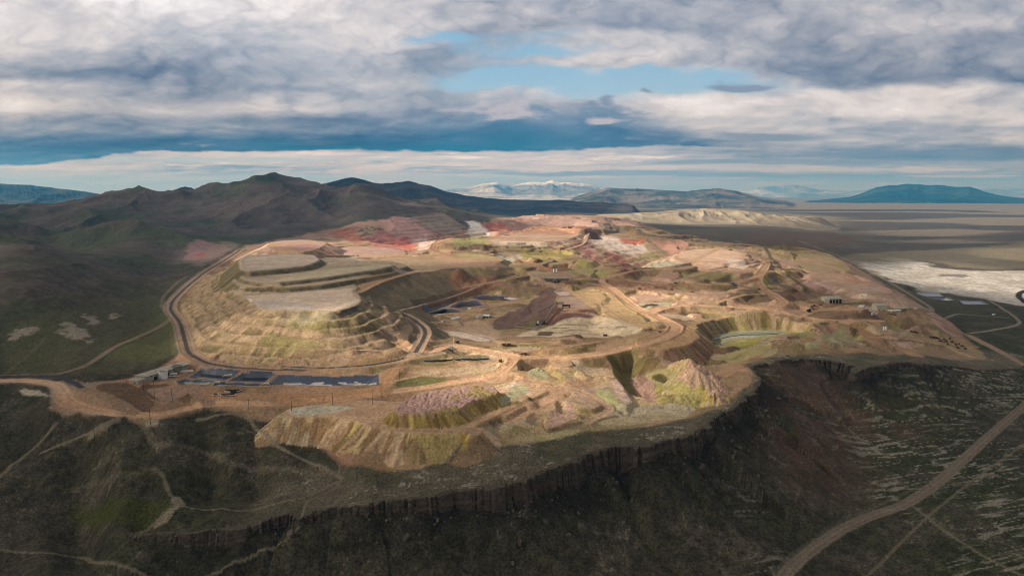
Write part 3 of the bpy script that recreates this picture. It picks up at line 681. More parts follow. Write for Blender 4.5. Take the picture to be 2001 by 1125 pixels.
def patch(poly, col, alpha=.8, soft=4.0, rag=1.0, sm=1, scale=None, hole=.0, cols=None):
    """land cover of its own colour, outlined on the ground; ragged, soft edge in metres"""
    h = hits(poly)
    if len(h) < 3: return
    p = chaikin([a[:2] for a in h], sm)
    y0 = np.mean([a[1] for a in p]); sc = y0 / 500.0
    ix = window(p, soft * sc * 3 + 6)
    d, s, ins = seg_dist(p, ix, True); d = np.where(ins, -d, d)
    k = (scale or 9) * sc
    n = fbm(Xf[ix] / k, Yf[ix] / k, 5, 611) - .5
    n2 = fbm(Xf[ix] / (k * .3), Yf[ix] / (k * .3), 4, 613)
    d = d + rag * n * min(soft, 3) * sc * 3
    soft_ = max(soft * .6, .8)
    a = sstep(soft_ * sc, -soft_ * sc, d) * min(alpha * 1.2, .97)
    if hole: a = a * sstep(hole - .12, hole + .12, n2)
    c = np.array(col, np.float32)[None] * (1 + .30 * (n2 - .5) + .30 * n)[:, None]
    C[ix] = C[ix] * (1 - a[:, None]) + c * a[:, None]

# ==== land cover ===============================================================
C = np.zeros((X.size, 3), np.float32)
def lerp(a, b, t): return np.asarray(a, np.float32) * (1 - t[:, None]) + np.asarray(b, np.float32) * t[:, None]
def slope_of(Zf):
    Zg = Zf.reshape(NR, NC)
    gy = np.gradient(Zg, axis=0) / np.gradient(Yg, axis=0)
    gx = np.gradient(Zg, axis=1) / np.maximum(np.gradient(Xg, axis=1), 1e-3)
    return gx.ravel().astype(np.float32), gy.ravel().astype(np.float32)
gx, gy = slope_of(Z); SL = np.hypot(gx, gy)
nL = fbm(Xf / 160, Yf / 160, 5, 701); nM = fbm(Xf / 28, Yf / 28, 5, 703); nS = fbm(Xf / 6, Yf / 6, 4, 705); nT = fbm(Xf / 2.2, Yf / 2.2, 3, 707); nQ = fbm(Xf / 14, Yf / 14, 4, 709)
# sage scrub: brown-green
scrub = lerp((.066, .059, .036), (.057, .062, .027), sstep(.38, .62, nL))
scrub = lerp(scrub, (.102, .086, .060), sstep(.52, .70, nM) * .7)
scrub = .82 * scrub * (.62 + .76 * sstep(.25, .75, .5 * nS + .5 * nT))[:, None]
C[:] = scrub
# dry hill slopes
hl = lerp((.105, .085, .074), (.074, .080, .050), sstep(.40, .62, nL))
hl = lerp(hl, (.140, .108, .096), sstep(.5, .68, ridged(Xf / 210, Yf / 240, 4, 711)) * .6)
hl = hl * (.72 + .56 * nM)[:, None] * (.8 + .4 * nS)[:, None]
hm = np.maximum(hill, sstep(900, 1500, Y) * (X < lim + 300))
C[:] = C * (1 - hm[:, None]) + hl * hm[:, None]
# open plain on the right, paler far away
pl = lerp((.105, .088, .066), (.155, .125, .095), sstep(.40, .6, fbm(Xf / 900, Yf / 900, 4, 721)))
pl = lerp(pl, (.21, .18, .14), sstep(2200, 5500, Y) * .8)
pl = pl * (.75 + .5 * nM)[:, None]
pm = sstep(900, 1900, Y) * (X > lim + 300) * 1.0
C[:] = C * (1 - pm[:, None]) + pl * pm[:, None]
# pale bare streaks in the scrub of the plain, drawn out along the drainage
st1 = ridged((Xf * .96 + Yf * .28) / 26, (-Xf * .28 + Yf * .96) / 4.2, 4, 731)
st2 = fbm(Xf / 70, Yf / 70, 4, 733)
bare = sstep(.60, .74, st1 * .75 + .35 * st2) * sstep(.42, .62, st2 + .22 * sstep(200, 340, X) - .10) * OUT * (1 - sstep(700, 1500, Y)) * sstep(60, 200, X)
C[:] = lerp(C, (.28, .25, .195), bare * .8)
# red-brown talus east of the mesa corner
tr = OUT * sstep(80, 10, np.abs(RD - 35)) * sstep(170, 215, X) * sstep(420, 330, X) * sstep(430, 470, Y)
C[:] = lerp(C, np.array((.105, .062, .042), np.float32) * (.75 + .5 * nM)[:, None], np.clip(tr * .75 * sstep(.3, .6, nM + .1), 0, 1))
# talus right under the cliff is dark broken rock
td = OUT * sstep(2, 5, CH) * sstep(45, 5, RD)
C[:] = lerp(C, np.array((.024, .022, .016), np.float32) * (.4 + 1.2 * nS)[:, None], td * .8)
# mesa top: grey-green with pale lichen flecks
mt = (~OUT) * sstep(75, 45, RD) * sstep(-180, -140, X) * (Y < 900)
mtc = lerp((.150, .122, .082), (.105, .094, .058), sstep(.4, .62, nM))
mtc = mtc * (.7 + .6 * nS)[:, None]
C[:] = lerp(C, mtc, mt * .9)
fl = sstep(.60, .70, nT * .55 + .5 * fbm(Xf / 12, Yf / 5, 4, 741)) * sstep(.5, .62, fbm(Xf / 32, Yf / 22, 3, 743)) * mt
C[:] = lerp(C, (.34, .30, .24), fl * .75)
flk = sstep(.66, .74, nT * .6 + .4 * nS) * (Y < 640) * (1 - mt) * sstep(.5, .6, nM)
C[:] = lerp(C, (.22, .20, .15), flk * .5)

# disturbed mine ground
v1 = fbm(Xf / 95, Yf / 95, 5, 751); v2 = fbm(Xf / 60 + 9, Yf / 60, 5, 753); v3 = fbm(Xf / 210, Yf / 210, 4, 755)
tan = lerp((.30, .205, .125), (.37, .265, .175), sstep(.35, .65, v1))
tan = lerp(tan, (.26, .225, .115), sstep(.50, .68, v2) * .75)
tan = lerp(tan, (.40, .24, .175), sstep(.54, .70, v3) * .7)
tan = lerp(tan, (.22, .165, .115), sstep(.54, .68, fbm(Xf / 40, Yf / 25, 5, 757)) * .7)
tan = tan * (.82 + .36 * nM)[:, None] * (.86 + .28 * nS)[:, None]
# far part is washed pink and grey
fp = sstep(1000, 1700, Y)
pk = lerp((.40, .28, .21), (.44, .30, .255), sstep(.4, .6, fbm(Xf / 260, Yf / 200, 5, 759)))
pk = lerp(pk, (.30, .25, .15), sstep(.54, .7, fbm(Xf / 170, Yf / 120, 5, 761)) * .8)
pk = lerp(pk, (.27, .19, .15), sstep(.54, .68, fbm(Xf / 120, Yf / 80, 5, 763)) * .8)
tan = tan * (1 - fp[:, None]) + pk * (.85 + .3 * nM)[:, None] * fp[:, None]
# every pad of the worked ground has material of its own
pal = np.array([(.46, .37, .27), (.36, .23, .145), (.28, .235, .125), (.54, .46, .365), (.42, .265, .21), (.25, .17, .115), (.46, .36, .22), (.32, .265, .17), (.50, .36, .295), (.22, .17, .095)], np.float32)
ph = (LEV * 2.37 + 6.5 * fbm(Xf / 170, Yf / 140, 3, 771) + 1.2 * (nM - .5)) % len(pal)
i0 = ph.astype(int) % len(pal); f0 = sstep(.35, .65, ph - np.floor(ph))
padc = pal[i0] * (1 - f0[:, None]) + pal[(i0 + 1) % len(pal)] * f0[:, None]
padc *= (.78 + .44 * nM)[:, None] * (.8 + .4 * nS)[:, None]
tan = lerp(tan, padc, np.clip(TMk * (np.abs(LEV) > 0), 0, 1) * .55)
scf = lerp((.14, .098, .06), (.21, .14, .09), sstep(.4, .6, v2)); scf = lerp(scf, (.20, .175, .07), sstep(.5, .65, v1)); scf = lerp(scf, (.33, .19, .15), sstep(.55, .7, v3))
scf = scf * (.6 + .8 * fbm(Xf / 4, Yf / 9, 3, 773))[:, None]
tan = lerp(tan, scf, SCARP * .9)
C[:] = lerp(C, tan, mA)

# faces and tops of the made ground
PAL = {   # top a, top b, face colours
 1: ((.36, .30, .22), (.42, .35, .27), [(.24, .182, .112), (.31, .235, .15), (.20, .165, .095), (.38, .285, .20), (.265, .20, .125), (.18, .145, .09)], .55),
 2: ((.42, .30, .20), (.38, .27, .18), [(.42, .32, .15), (.36, .245, .155), (.50, .40, .23), (.27, .18, .10), (.47, .36, .24), (.40, .28, .18), (.24, .175, .085), (.46, .37, .17)], .9),
 3: ((.33, .225, .20), (.37, .26, .23), [(.25, .19, .075), (.31, .24, .09), (.20, .145, .06), (.27, .20, .12)], 1),
 4: ((.44, .33, .25), (.40, .27, .20), [(.50, .42, .33), (.36, .22, .16), (.45, .36, .28), (.30, .21, .16), (.42, .38, .25)], .8),
 5: ((.40, .27, .22), (.40, .30, .24), [(.36, .13, .105), (.44, .26, .215), (.33, .22, .175), (.42, .31, .27), (.29, .11, .095), (.34, .27, .19), (.40, .20, .17)], .5),
 6: ((.46, .33, .27), (.42, .30, .20), [(.46, .33, .255), (.40, .255, .20), (.50, .38, .31), (.34, .25, .165)], .7),
 7: ((.28, .27, .13), (.33, .29, .16), [(.16, .13, .06), (.25, .195, .105), (.36, .275, .185), (.125, .105, .05), (.21, .18, .075), (.31, .245, .15), (.17, .145, .06)], 1),
 8: ((.44, .30, .18), (.40, .28, .16), [(.28, .18, .13), (.24, .155, .10), (.32, .22, .15), (.22, .16, .09), (.30, .19, .15)], 1),
 9: ((.46, .30, .24), (.46, .34, .25), [(.50, .35, .28), (.53, .42, .22), (.48, .32, .26), (.44, .36, .13), (.54, .43, .32)], .7),
 10: ((.36, .30, .20), (.38, .30, .22), [(.24, .20, .12), (.20, .17, .11)], .5),
 11: ((.34, .235, .165), (.33, .25, .17), [(.145, .085, .075), (.185, .115, .105), (.165, .105, .075), (.21, .14, .125)], .6),
 12: ((.40, .28, .185), (.38, .27, .17), [(.20, .145, .085), (.24, .18, .10), (.17, .13, .07), (.27, .19, .12)], .9),
 13: ((.36, .27, .19), (.34, .25, .16), [(.185, .155, .105), (.21, .165, .115), (.17, .15, .09), (.25, .17, .12)], .35),
 14: ((.36, .30, .17), (.40, .31, .20), [(.30, .27, .11), (.34, .29, .13), (.26, .21, .09), (.28, .18, .11)], .8),
 15: ((.34, .30, .19), (.36, .28, .17), [(.24, .14, .09), (.27, .165, .10), (.21, .13, .08)], .9),
 16: ((.30, .27, .21), (.27, .25, .20), [(.40, .25, .20), (.26, .20, .13), (.44, .33, .28), (.30, .23, .14), (.36, .22, .16)], .5),
 17: ((.34, .29, .17), (.40, .29, .20), [(.36, .29, .18), (.40, .28, .21), (.30, .26, .14)], .7),
 18: ((.34, .23, .185), (.36, .245, .19), [(.24, .18, .11), (.19, .15, .07)], .9),
 19: ((.40, .28, .23), (.33, .31, .18), [(.40, .29, .24), (.30, .29, .15), (.34, .26, .18)], .8),
 20: ((.30, .275, .15), (.34, .29, .17), [(.26, .23, .09), (.33, .29, .13), (.19, .16, .07)], .9),
 21: ((.30, .22, .13), (.33, .23, .15), [(.25, .18, .10), (.31, .22, .12)], .9),
 22: ((.40, .30, .17), (.38, .27, .17), [(.40, .30, .17), (.30, .235, .115), (.36, .26, .15)], .6),
 23: ((.38, .255, .17), (.34, .235, .165), [(.17, .115, .075), (.20, .13, .085)], .4),
 25: ((.40, .335, .26), (.36, .31, .24), [(.15, .13, .075), (.19, .155, .09), (.13, .12, .065), (.24, .19, .12)], .6),
 26: ((.29, .275, .19), (.25, .25, .16), [(.29, .275, .19), (.24, .235, .15), (.33, .30, .21)], .7),
 27: ((.17, .15, .06), (.20, .17, .08), [(.13, .11, .05), (.20, .17, .08), (.10, .085, .05)], .9),
 24: ((.34, .24, .185), (.36, .25, .19), [(.17, .115, .075), (.20, .13, .09)], .4),
}
for zk, (ta, tb, fc, stk) in PAL.items():
    g = np.where(ZONE == zk)[0]
    if not len(g): continue
    sc = np.maximum(Y[g] / 500, .8).astype(np.float32)
    top = lerp(ta, tb, sstep(.35, .65, v2[g])) * (.78 + .44 * nM[g])[:, None] * (.88 + .24 * nS[g])[:, None]
    s_ = FACES[g].astype(np.float32); d_ = FACED[g].astype(np.float32)
    n = fbm(s_ / ((30 if zk == 2 else 13) * sc) + .6 * (v1[g] - .5), d_ / (90 * sc) + zk, 4, 800 + zk, .62)
    n = np.clip((n - .22) / .56, 0, .999)
    f = np.array(fc, np.float32); q = n * (len(fc) - 1); i = q.astype(int); fr = q - i; fr = sstep(.25, .75, fr)
    face = f[i] * (1 - fr[:, None]) + f[np.minimum(i + 1, len(fc) - 1)] * fr[:, None]
    fs = fbm(s_ / (2.2 * sc), d_ / (26 * sc), 3, 830 + zk)
    face = face * (1 + (fs - .5) * (.55 if zk == 2 else 1.0) * stk)[:, None] * (.8 + .4 * nM[g])[:, None]
    a = FACE[g] * mA[g].clip(.0, 1) if zk not in (2, 3) else FACE[g]
    m = (mA[g] if zk not in (2,) else np.ones(len(g), np.float32))
    c = top * (1 - a[:, None]) + face * a[:, None]
    C[g] = C[g] * (1 - m[:, None]) + c * m[:, None]
# crests pale, toes dark on benched slopes: relief shading put into the colour
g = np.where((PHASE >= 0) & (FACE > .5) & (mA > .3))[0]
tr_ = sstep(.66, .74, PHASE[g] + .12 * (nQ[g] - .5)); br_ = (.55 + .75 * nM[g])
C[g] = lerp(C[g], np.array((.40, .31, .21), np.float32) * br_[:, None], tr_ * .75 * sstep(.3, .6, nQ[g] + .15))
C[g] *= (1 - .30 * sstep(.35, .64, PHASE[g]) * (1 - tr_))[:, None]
# growth on level treads and gullying on the heap sides
g = np.where((ZONE == 1) & (FACE > .5))[0]
gr = sstep(.45, .25, SL[g]) * sstep(.4, .6, v2[g])
C[g] = lerp(C[g], (.40, .31, .20), gr * .8)
gr = sstep(.54, .66, fbm(Xf[g] / 40, Yf[g] / 40, 4, 851)) * sstep(-260, -330, -X[g] - 560)
C[g] = lerp(C[g], np.array((.20, .185, .075), np.float32) * (.7 + .6 * nS[g])[:, None], gr * .55)
# rows of tipped loads on the pink dump and the knobbly fan
for zk, amp_ in ((3, 1.6), (8, 1.1)):
    g = np.where((ZONE == zk) & (FACE < .5))[0]
    b = 1 - ridged(Xf[g] / 4.2, Yf[g] / 4.8, 3, 865)
    Z[g] += amp_ * b
g = np.where((ZONE == 3) & (FACE < .5))[0]
C[g] = lerp(C[g], (.25, .20, .085), sstep(.52, .62, fbm(Xf[g] / 26 + 3, (Yf[g] - .4 * Xf[g]) / 40, 3, 861)) * .85)

# far ranges
tg = TAG
RD_ = {1: 500, 2: 2200, 3: 1000, 4: 1300, 5: 900, 6: 450, 7: 3500, 8: 320}
def rng_col(k, a, b, snow=None):
    g = np.where(tg == k)[0]
    n = ridged(Xf[g] / RD_[k], Yf[g] / RD_[k] * 2.2, 5, 870 + k)
    C[g] = lerp(a, b, sstep(.3, .7, n)).astype(np.float32)
    if snow is not None:
        t = sstep(snow, snow + 130, Z[g] + 140 * (n - .5)); C[g] = lerp(C[g], (.75, .76, .8), t * .8)
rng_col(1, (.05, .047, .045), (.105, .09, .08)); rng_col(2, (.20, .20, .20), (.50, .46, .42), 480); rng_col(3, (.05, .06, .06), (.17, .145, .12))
rng_col(4, (.012, .045, .06), (.035, .07, .08)); rng_col(5, (.02, .045, .06), (.055, .07, .075)); rng_col(6, (.07, .06, .06), (.10, .085, .08)); rng_col(7, (.18, .2, .22), (.45, .43, .42)); rng_col(8, (.27, .225, .165), (.38, .325, .25));  # the teal albedos paint in some of the distance haze
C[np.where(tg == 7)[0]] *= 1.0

# ---- patches with an outline of their own --------------------------------------
patch([(700, 512), (720, 560), (780, 600)], (.2, .16, .1), .0)
# heap tops
patch([(478, 578), (551, 573.5), (688, 563), (688, 577), (706, 590), (654, 608), (590, 604), (526, 604), (500, 596)], (.56, .465, .385), .85, 1.2, .25, sm=0)
patch([(500, 588), (560, 590), (640, 600), (600, 608), (510, 604)], (.38, .36, .36), .5, 3)
patch([(470, 508), (482, 500), (612, 498), (626, 508), (601, 518), (545, 524), (500, 528), (487, 529), (472, 525)], (.47, .40, .34), .85, 1.2, .25, sm=0)
patch([(530, 551), (572, 548.5), (640, 540), (705, 530.5), (770, 519.5), (740, 517), (640, 527), (560, 541)], (.46, .41, .30), .8, 1.5, .6)
patch([(530, 471), (600, 464), (640, 466), (600, 472), (540, 478)], (.42, .33, .31), .5, 3)
patch([(540, 482), (600, 490), (628, 480), (600, 476)], (.36, .22, .22), .7, 3)
patch([(366, 510), (362, 490), (382, 466), (400, 470), (440, 480), (455, 488), (420, 505), (390, 520)], (.24, .15, .15), .75, 4)
patch([(378, 500), (400, 494), (405, 499), (384, 504)], (.34, .09, .075), .7, 2)
patch([(470, 480), (430, 500), (400, 525), (375, 520), (400, 490), (440, 470)], (.26, .19, .15), .5, 5)
for (q_, w__) in (([(530, 574), (548, 588), (566, 604)], 4), ([(613, 569), (622, 585), (628, 604)], 3), ([(520, 500), (515, 512), (530, 524)], 3)):
    road(q_, w__, (.52, .44, .35), flat=False, alpha=.6, rut=0)
for k_ in range(9):
    road([(486 + k_ * 3, 580 + k_ * 2.6), (590, 576 + k_ * 3), (690 - k_ * 2, 567 + k_ * 3.2)], 1.6, (.34, .30, .27) if k_ % 2 else (.56, .50, .44), flat=False, alpha=.45, rut=0)
# big brown-olive flank toward the ponds
patch([(705, 575), (745, 552), (870, 530), (900, 545), (870, 568), (830, 585), (790, 605), (760, 600), (720, 590)], (.18, .15, .10), .5, 5)
patch([(870, 535), (960, 535), (1000, 545), (960, 562), (900, 575), (880, 560)], (.36, .19, .12), .55, 5)
patch([(900, 562), (940, 560), (930, 574), (898, 578)], (.36, .14, .07), .7, 3)
# green flank, shaded face at the heap tip painted dark
patch([(660, 612), (703, 598), (700, 612), (670, 622)], (.055, .045, .045), .85, 1.5)
patch([(560, 612), (660, 612), (655, 632), (540, 628)], (.36, .33, .24), .45, 3)
# red and white of the back pit, with its dust plume
for pl_, c_, a_ in (([(640, 452), (690, 442), (720, 468), (700, 478), (660, 466)], (.36, .165, .125), .75), ([(700, 462), (740, 446), (780, 470), (790, 490), (750, 486)], (.40, .19, .165), .8),
    ([(740, 432), (800, 424), (850, 440), (845, 462), (790, 470), (760, 450)], (.50, .32, .295), .8), ([(800, 470), (840, 455), (845, 485), (820, 492)], (.60, .45, .42), .85),
    ([(770, 468), (800, 462), (815, 490), (795, 492)], (.40, .145, .13), .8), ([(800, 424), (860, 414), (905, 440), (915, 462), (860, 462), (830, 445)], (.29, .22, .175), .7),
    ([(912, 436), (930, 432), (955, 450), (960, 462), (915, 462)], (.74, .68, .64), .9), ([(955, 440), (1000, 446), (1010, 460), (965, 462)], (.42, .21, .15), .75),  # near-white patch is airborne dust painted onto the ground
    ([(690, 450), (730, 440), (735, 460), (705, 462)], (.33, .29, .22), .5),
    ([(1150, 470), (1185, 458), (1230, 468), (1270, 492), (1240, 502), (1190, 490)], (.58, .50, .455), .85), ([(1205, 464), (1250, 466), (1262, 474), (1215, 474)], (.52, .20, .13), .9),
    ([(1180, 488), (1215, 500), (1240, 520), (1220, 526), (1190, 508)], (.25, .10, .09), .7), ([(1120, 470), (1160, 480), (1185, 515), (1160, 515), (1130, 490)], (.36, .20, .18), .7),
    ([(1200, 515), (1240, 530), (1250, 542), (1215, 540)], (.30, .15, .09), .7), ([(1240, 500), (1290, 490), (1310, 505), (1270, 512)], (.30, .27, .13), .6),
    ([(1255, 520), (1340, 512), (1345, 522), (1270, 534)], (.25, .25, .20), .7)):
    patch(pl_, c_, a_, 3.5, 1.2)
# upper dumps: white-brown lift, green and blue-grey benches
patch([(880, 464), (950, 462), (960, 474), (930, 488), (880, 484)], (.33, .32, .15), .7, 3)
patch([(970, 470), (1070, 472), (1080, 482), (960, 484)], (.52, .44, .36), .7, 3)
patch([(890, 486), (960, 474), (962, 490), (900, 494)], (.24, .155, .105), .7, 2)
patch([(925, 487), (942, 486), (940, 491), (922, 492)], (.55, .45, .38), .9, 1)
patch([(1010, 488), (1100, 485), (1125, 495), (1115, 507), (1020, 505)], (.28, .26, .085), .65, 3)
patch([(965, 493), (1020, 494), (1026, 505), (980, 506)], (.32, .33, .29), .75, 3)
patch([(880, 492), (960, 494), (970, 505), (900, 503)], (.34, .31, .16), .6, 4)
patch([(1120, 515), (1150, 510), (1185, 540), (1120, 538)], (.31, .28, .10), .75, 3)
patch([(1000, 426), (1240, 432), (1250, 446), (1150, 440), (1000, 432)], (.46, .32, .28), .6, 3)
# floor beside the crusher, pale fines, stockyard
patch([(1066, 639), (1099, 625), (1151, 621), (1216, 616), (1249, 630), (1263, 644), (1235, 653), (1165, 660), (1071, 658), (1005, 658), (1024, 649)], (.55, .47, .35), .92, 1.5, .8)
for (u0_, u1_, v_) in ((1170, 1190, 640), (1186, 1206, 641.5), (1202, 1226, 639), (1080, 1110, 640), (1090, 1150, 636), (1100, 1140, 645), (1060, 1100, 650), (1130, 1180, 650), (1215, 1240, 646), (1150, 1175, 630), (1040, 1075, 655)):
    patch([(u0_, v_), (u1_, v_ - .6), (u1_, v_ + .8), (u0_, v_ + 1.4)], (.06, .05, .04) if v_ in (640, 641.5, 639) else (.20, .15, .10), .85, .6, .5)
patch([(880, 628), (940, 622), (985, 650), (975, 662), (930, 655), (890, 645)], (.48, .36, .26), .7, 3)
patch([(868, 645), (905, 648), (950, 655), (975, 664), (940, 668), (880, 656)], (.62, .54, .48), .8, 3)
patch([(1090, 580), (1140, 580), (1160, 600), (1110, 610), (1080, 600)], (.42, .32, .27), .6, 3)
patch([(1085, 570), (1110, 570), (1112, 577), (1084, 578)], (.56, .48, .44), .8, 1.5)
patch([(1150, 585), (1200, 590), (1215, 625), (1170, 615)], (.42, .32, .18), .6, 3)
patch([(1190, 565), (1240, 600), (1290, 625), (1260, 640), (1225, 625), (1180, 590)], (.45, .33, .20), .85, 2.5)
patch([(1165, 555), (1190, 560), (1200, 575), (1165, 570)], (.42, .22, .15), .7, 3)
patch([(963, 630), (987, 611), (1024, 602), (1048, 578), (1066, 560), (1086, 564), (1086, 588), (1071, 611), (1048, 636), (1006, 643), (968, 643)], (.150, .102, .090), .72, 2, 1.6)
patch([(980, 625), (1020, 606), (1050, 590), (1060, 600), (1030, 628), (990, 640)], (.20, .135, .125), .5, 3, 1.2, hole=.45)
patch([(1010, 632), (1045, 622), (1050, 638), (1015, 644)], (.15, .125, .06), .7, 3)
patch([(1050, 648), (1085, 648), (1075, 656), (1052, 656)], (.13, .095, .065), .85, 1)
# road side grass islands by the long pond
patch([(760, 752), (800, 738), (868, 736), (872, 750), (800, 755)], (.17, .165, .075), .8, 2)
patch([(765, 722), (785, 718), (782, 735), (762, 740)], (.15, .15, .06), .8, 2)
patch([(800, 725), (940, 712), (985, 705), (975, 720), (880, 735), (830, 735)], (.42, .34, .24), .7, 2)
patch([(790, 705), (900, 690), (960, 695), (950, 705), (820, 716)], (.20, .17, .095), .75, 2)
patch([(890, 745), (905, 732), (950, 738), (960, 745), (900, 752)], (.33, .21, .15), .7, 2)
patch([(1090, 690), (1150, 672), (1168, 675), (1160, 690), (1110, 694)], (.22, .17, .09), .8, 2)
patch([(1028, 735), (1040, 722), (1072, 728), (1068, 742), (1040, 744)], (.30, .29, .185), .8, 1.5)
# front pit floors
patch([(930, 838), (1000, 812), (1060, 790), (1062, 815), (1010, 835), (960, 845)], (.34, .30, .20), .8, 3)
patch([(975, 758), (1010, 740), (1050, 752), (1020, 760)], (.52, .43, .36), .8, 2)
patch([(1080, 775), (1130, 760), (1170, 770), (1150, 790)], (.44, .32, .235), .6, 3)
patch([(1200, 790), (1280, 790), (1355, 792), (1350, 806), (1250, 812), (1170, 812)], (.36, .33, .24), .8, 3)
patch([(1150, 812), (1350, 806), (1345, 818), (1250, 828), (1160, 828)], (.38, .33, .215), .8, 2)
patch([(1000, 850), (1130, 835), (1140, 845), (1010, 862)], (.36, .32, .185), .8, 2)
patch([(1160, 765), (1200, 770), (1220, 790), (1180, 788)], (.31, .32, .16), .8, 2)
patch([(1330, 765), (1370, 770), (1385, 785), (1350, 790), (1320, 785)], (.40, .35, .15), .8, 2)
patch([(1290, 750), (1325, 755), (1318, 768), (1280, 760)], (.24, .235, .06), .8, 2)
patch([(1330, 730), (1352, 712), (1372, 716), (1392, 745), (1412, 762), (1395, 778), (1372, 770), (1345, 762), (1330, 748)], (.52, .37, .285), .6, 1.5, .8)
patch([(1352, 765), (1372, 752), (1392, 775), (1386, 788), (1362, 786)], (.56, .45, .20), .7, 1.5, .8)
patch([(1340, 735), (1370, 715), (1395, 745), (1400, 770), (1385, 780)], (.46, .345, .26), .6, 3)
patch([(1355, 760), (1375, 755), (1395, 780), (1375, 785)], (.47, .37, .12), .75, 2)
patch([(1150, 745), (1205, 738), (1212, 755), (1165, 758)], (.46, .35, .24), .7, 2)
patch([(560, 800), (640, 792), (700, 795), (650, 808), (570, 815)], (.44, .42, .34), .85, 1.5)
patch([(795, 848), (862, 845), (900, 842), (905, 870), (860, 905), (845, 905)], (.40, .33, .14), .5, 2)
patch([(900, 842), (918, 850), (915, 880), (900, 885)], (.36, .26, .06), .6, 1.2)
patch([(1122, 726), (1165, 724), (1200, 734), (1208, 748), (1160, 752), (1125, 745)], (.44, .335, .22), .8, 1.5, .8)
patch([(1190, 742), (1205, 740), (1222, 760), (1240, 788), (1222, 790), (1205, 772)], (.50, .38, .32), .75, 1.5, 1)
patch([(1165, 760), (1195, 765), (1215, 785), (1200, 792), (1172, 780)], (.36, .36, .20), .75, 1.5, 1)
patch([(1228, 738), (1262, 734), (1284, 768), (1284, 785), (1262, 786)], (.33, .225, .185), .85, 1.2, .6)
patch([(1258, 722), (1300, 718), (1325, 725), (1322, 750), (1298, 760), (1276, 748)], (.37, .335, .18), .7, 1.5, 1)
patch([(1272, 733), (1300, 731), (1312, 740), (1294, 748), (1276, 744)], (.12, .105, .045), .85, 1, .8)
patch([(1316, 748), (1345, 752), (1375, 770), (1378, 790), (1340, 791), (1316, 782)], (.40, .36, .16), .8, 1.5, 1)
patch([(1205, 791), (1300, 790), (1360, 793), (1356, 806), (1280, 810), (1200, 808)], (.38, .34, .255), .9, 1.2, .5)
patch([(1067, 812), (1080, 796), (1118, 780), (1124, 800), (1130, 820), (1068, 836)], (.40, .285, .225), .9, 1, .4)
patch([(1000, 752), (1036, 752), (1030, 770), (1000, 786), (975, 790)], (.33, .32, .215), .8, 1.5, .8)
road([(1068, 838), (1064, 812), (1082, 794), (1118, 778), (1126, 800), (1134, 822)], 2.2, (.42, .34, .20), flat=False, alpha=.8, rut=0)
road([(1075, 842), (1130, 826), (1205, 813)], 4, (.13, .10, .06), flat=False, alpha=.8, rut=0, edge=.6)
road([(935, 833), (985, 808), (1032, 785), (1075, 764), (1098, 752)], 5, (.12, .085, .05), flat=False, alpha=.75, rut=0, edge=.6)  # dark stripe paints in the shade of the scarp face
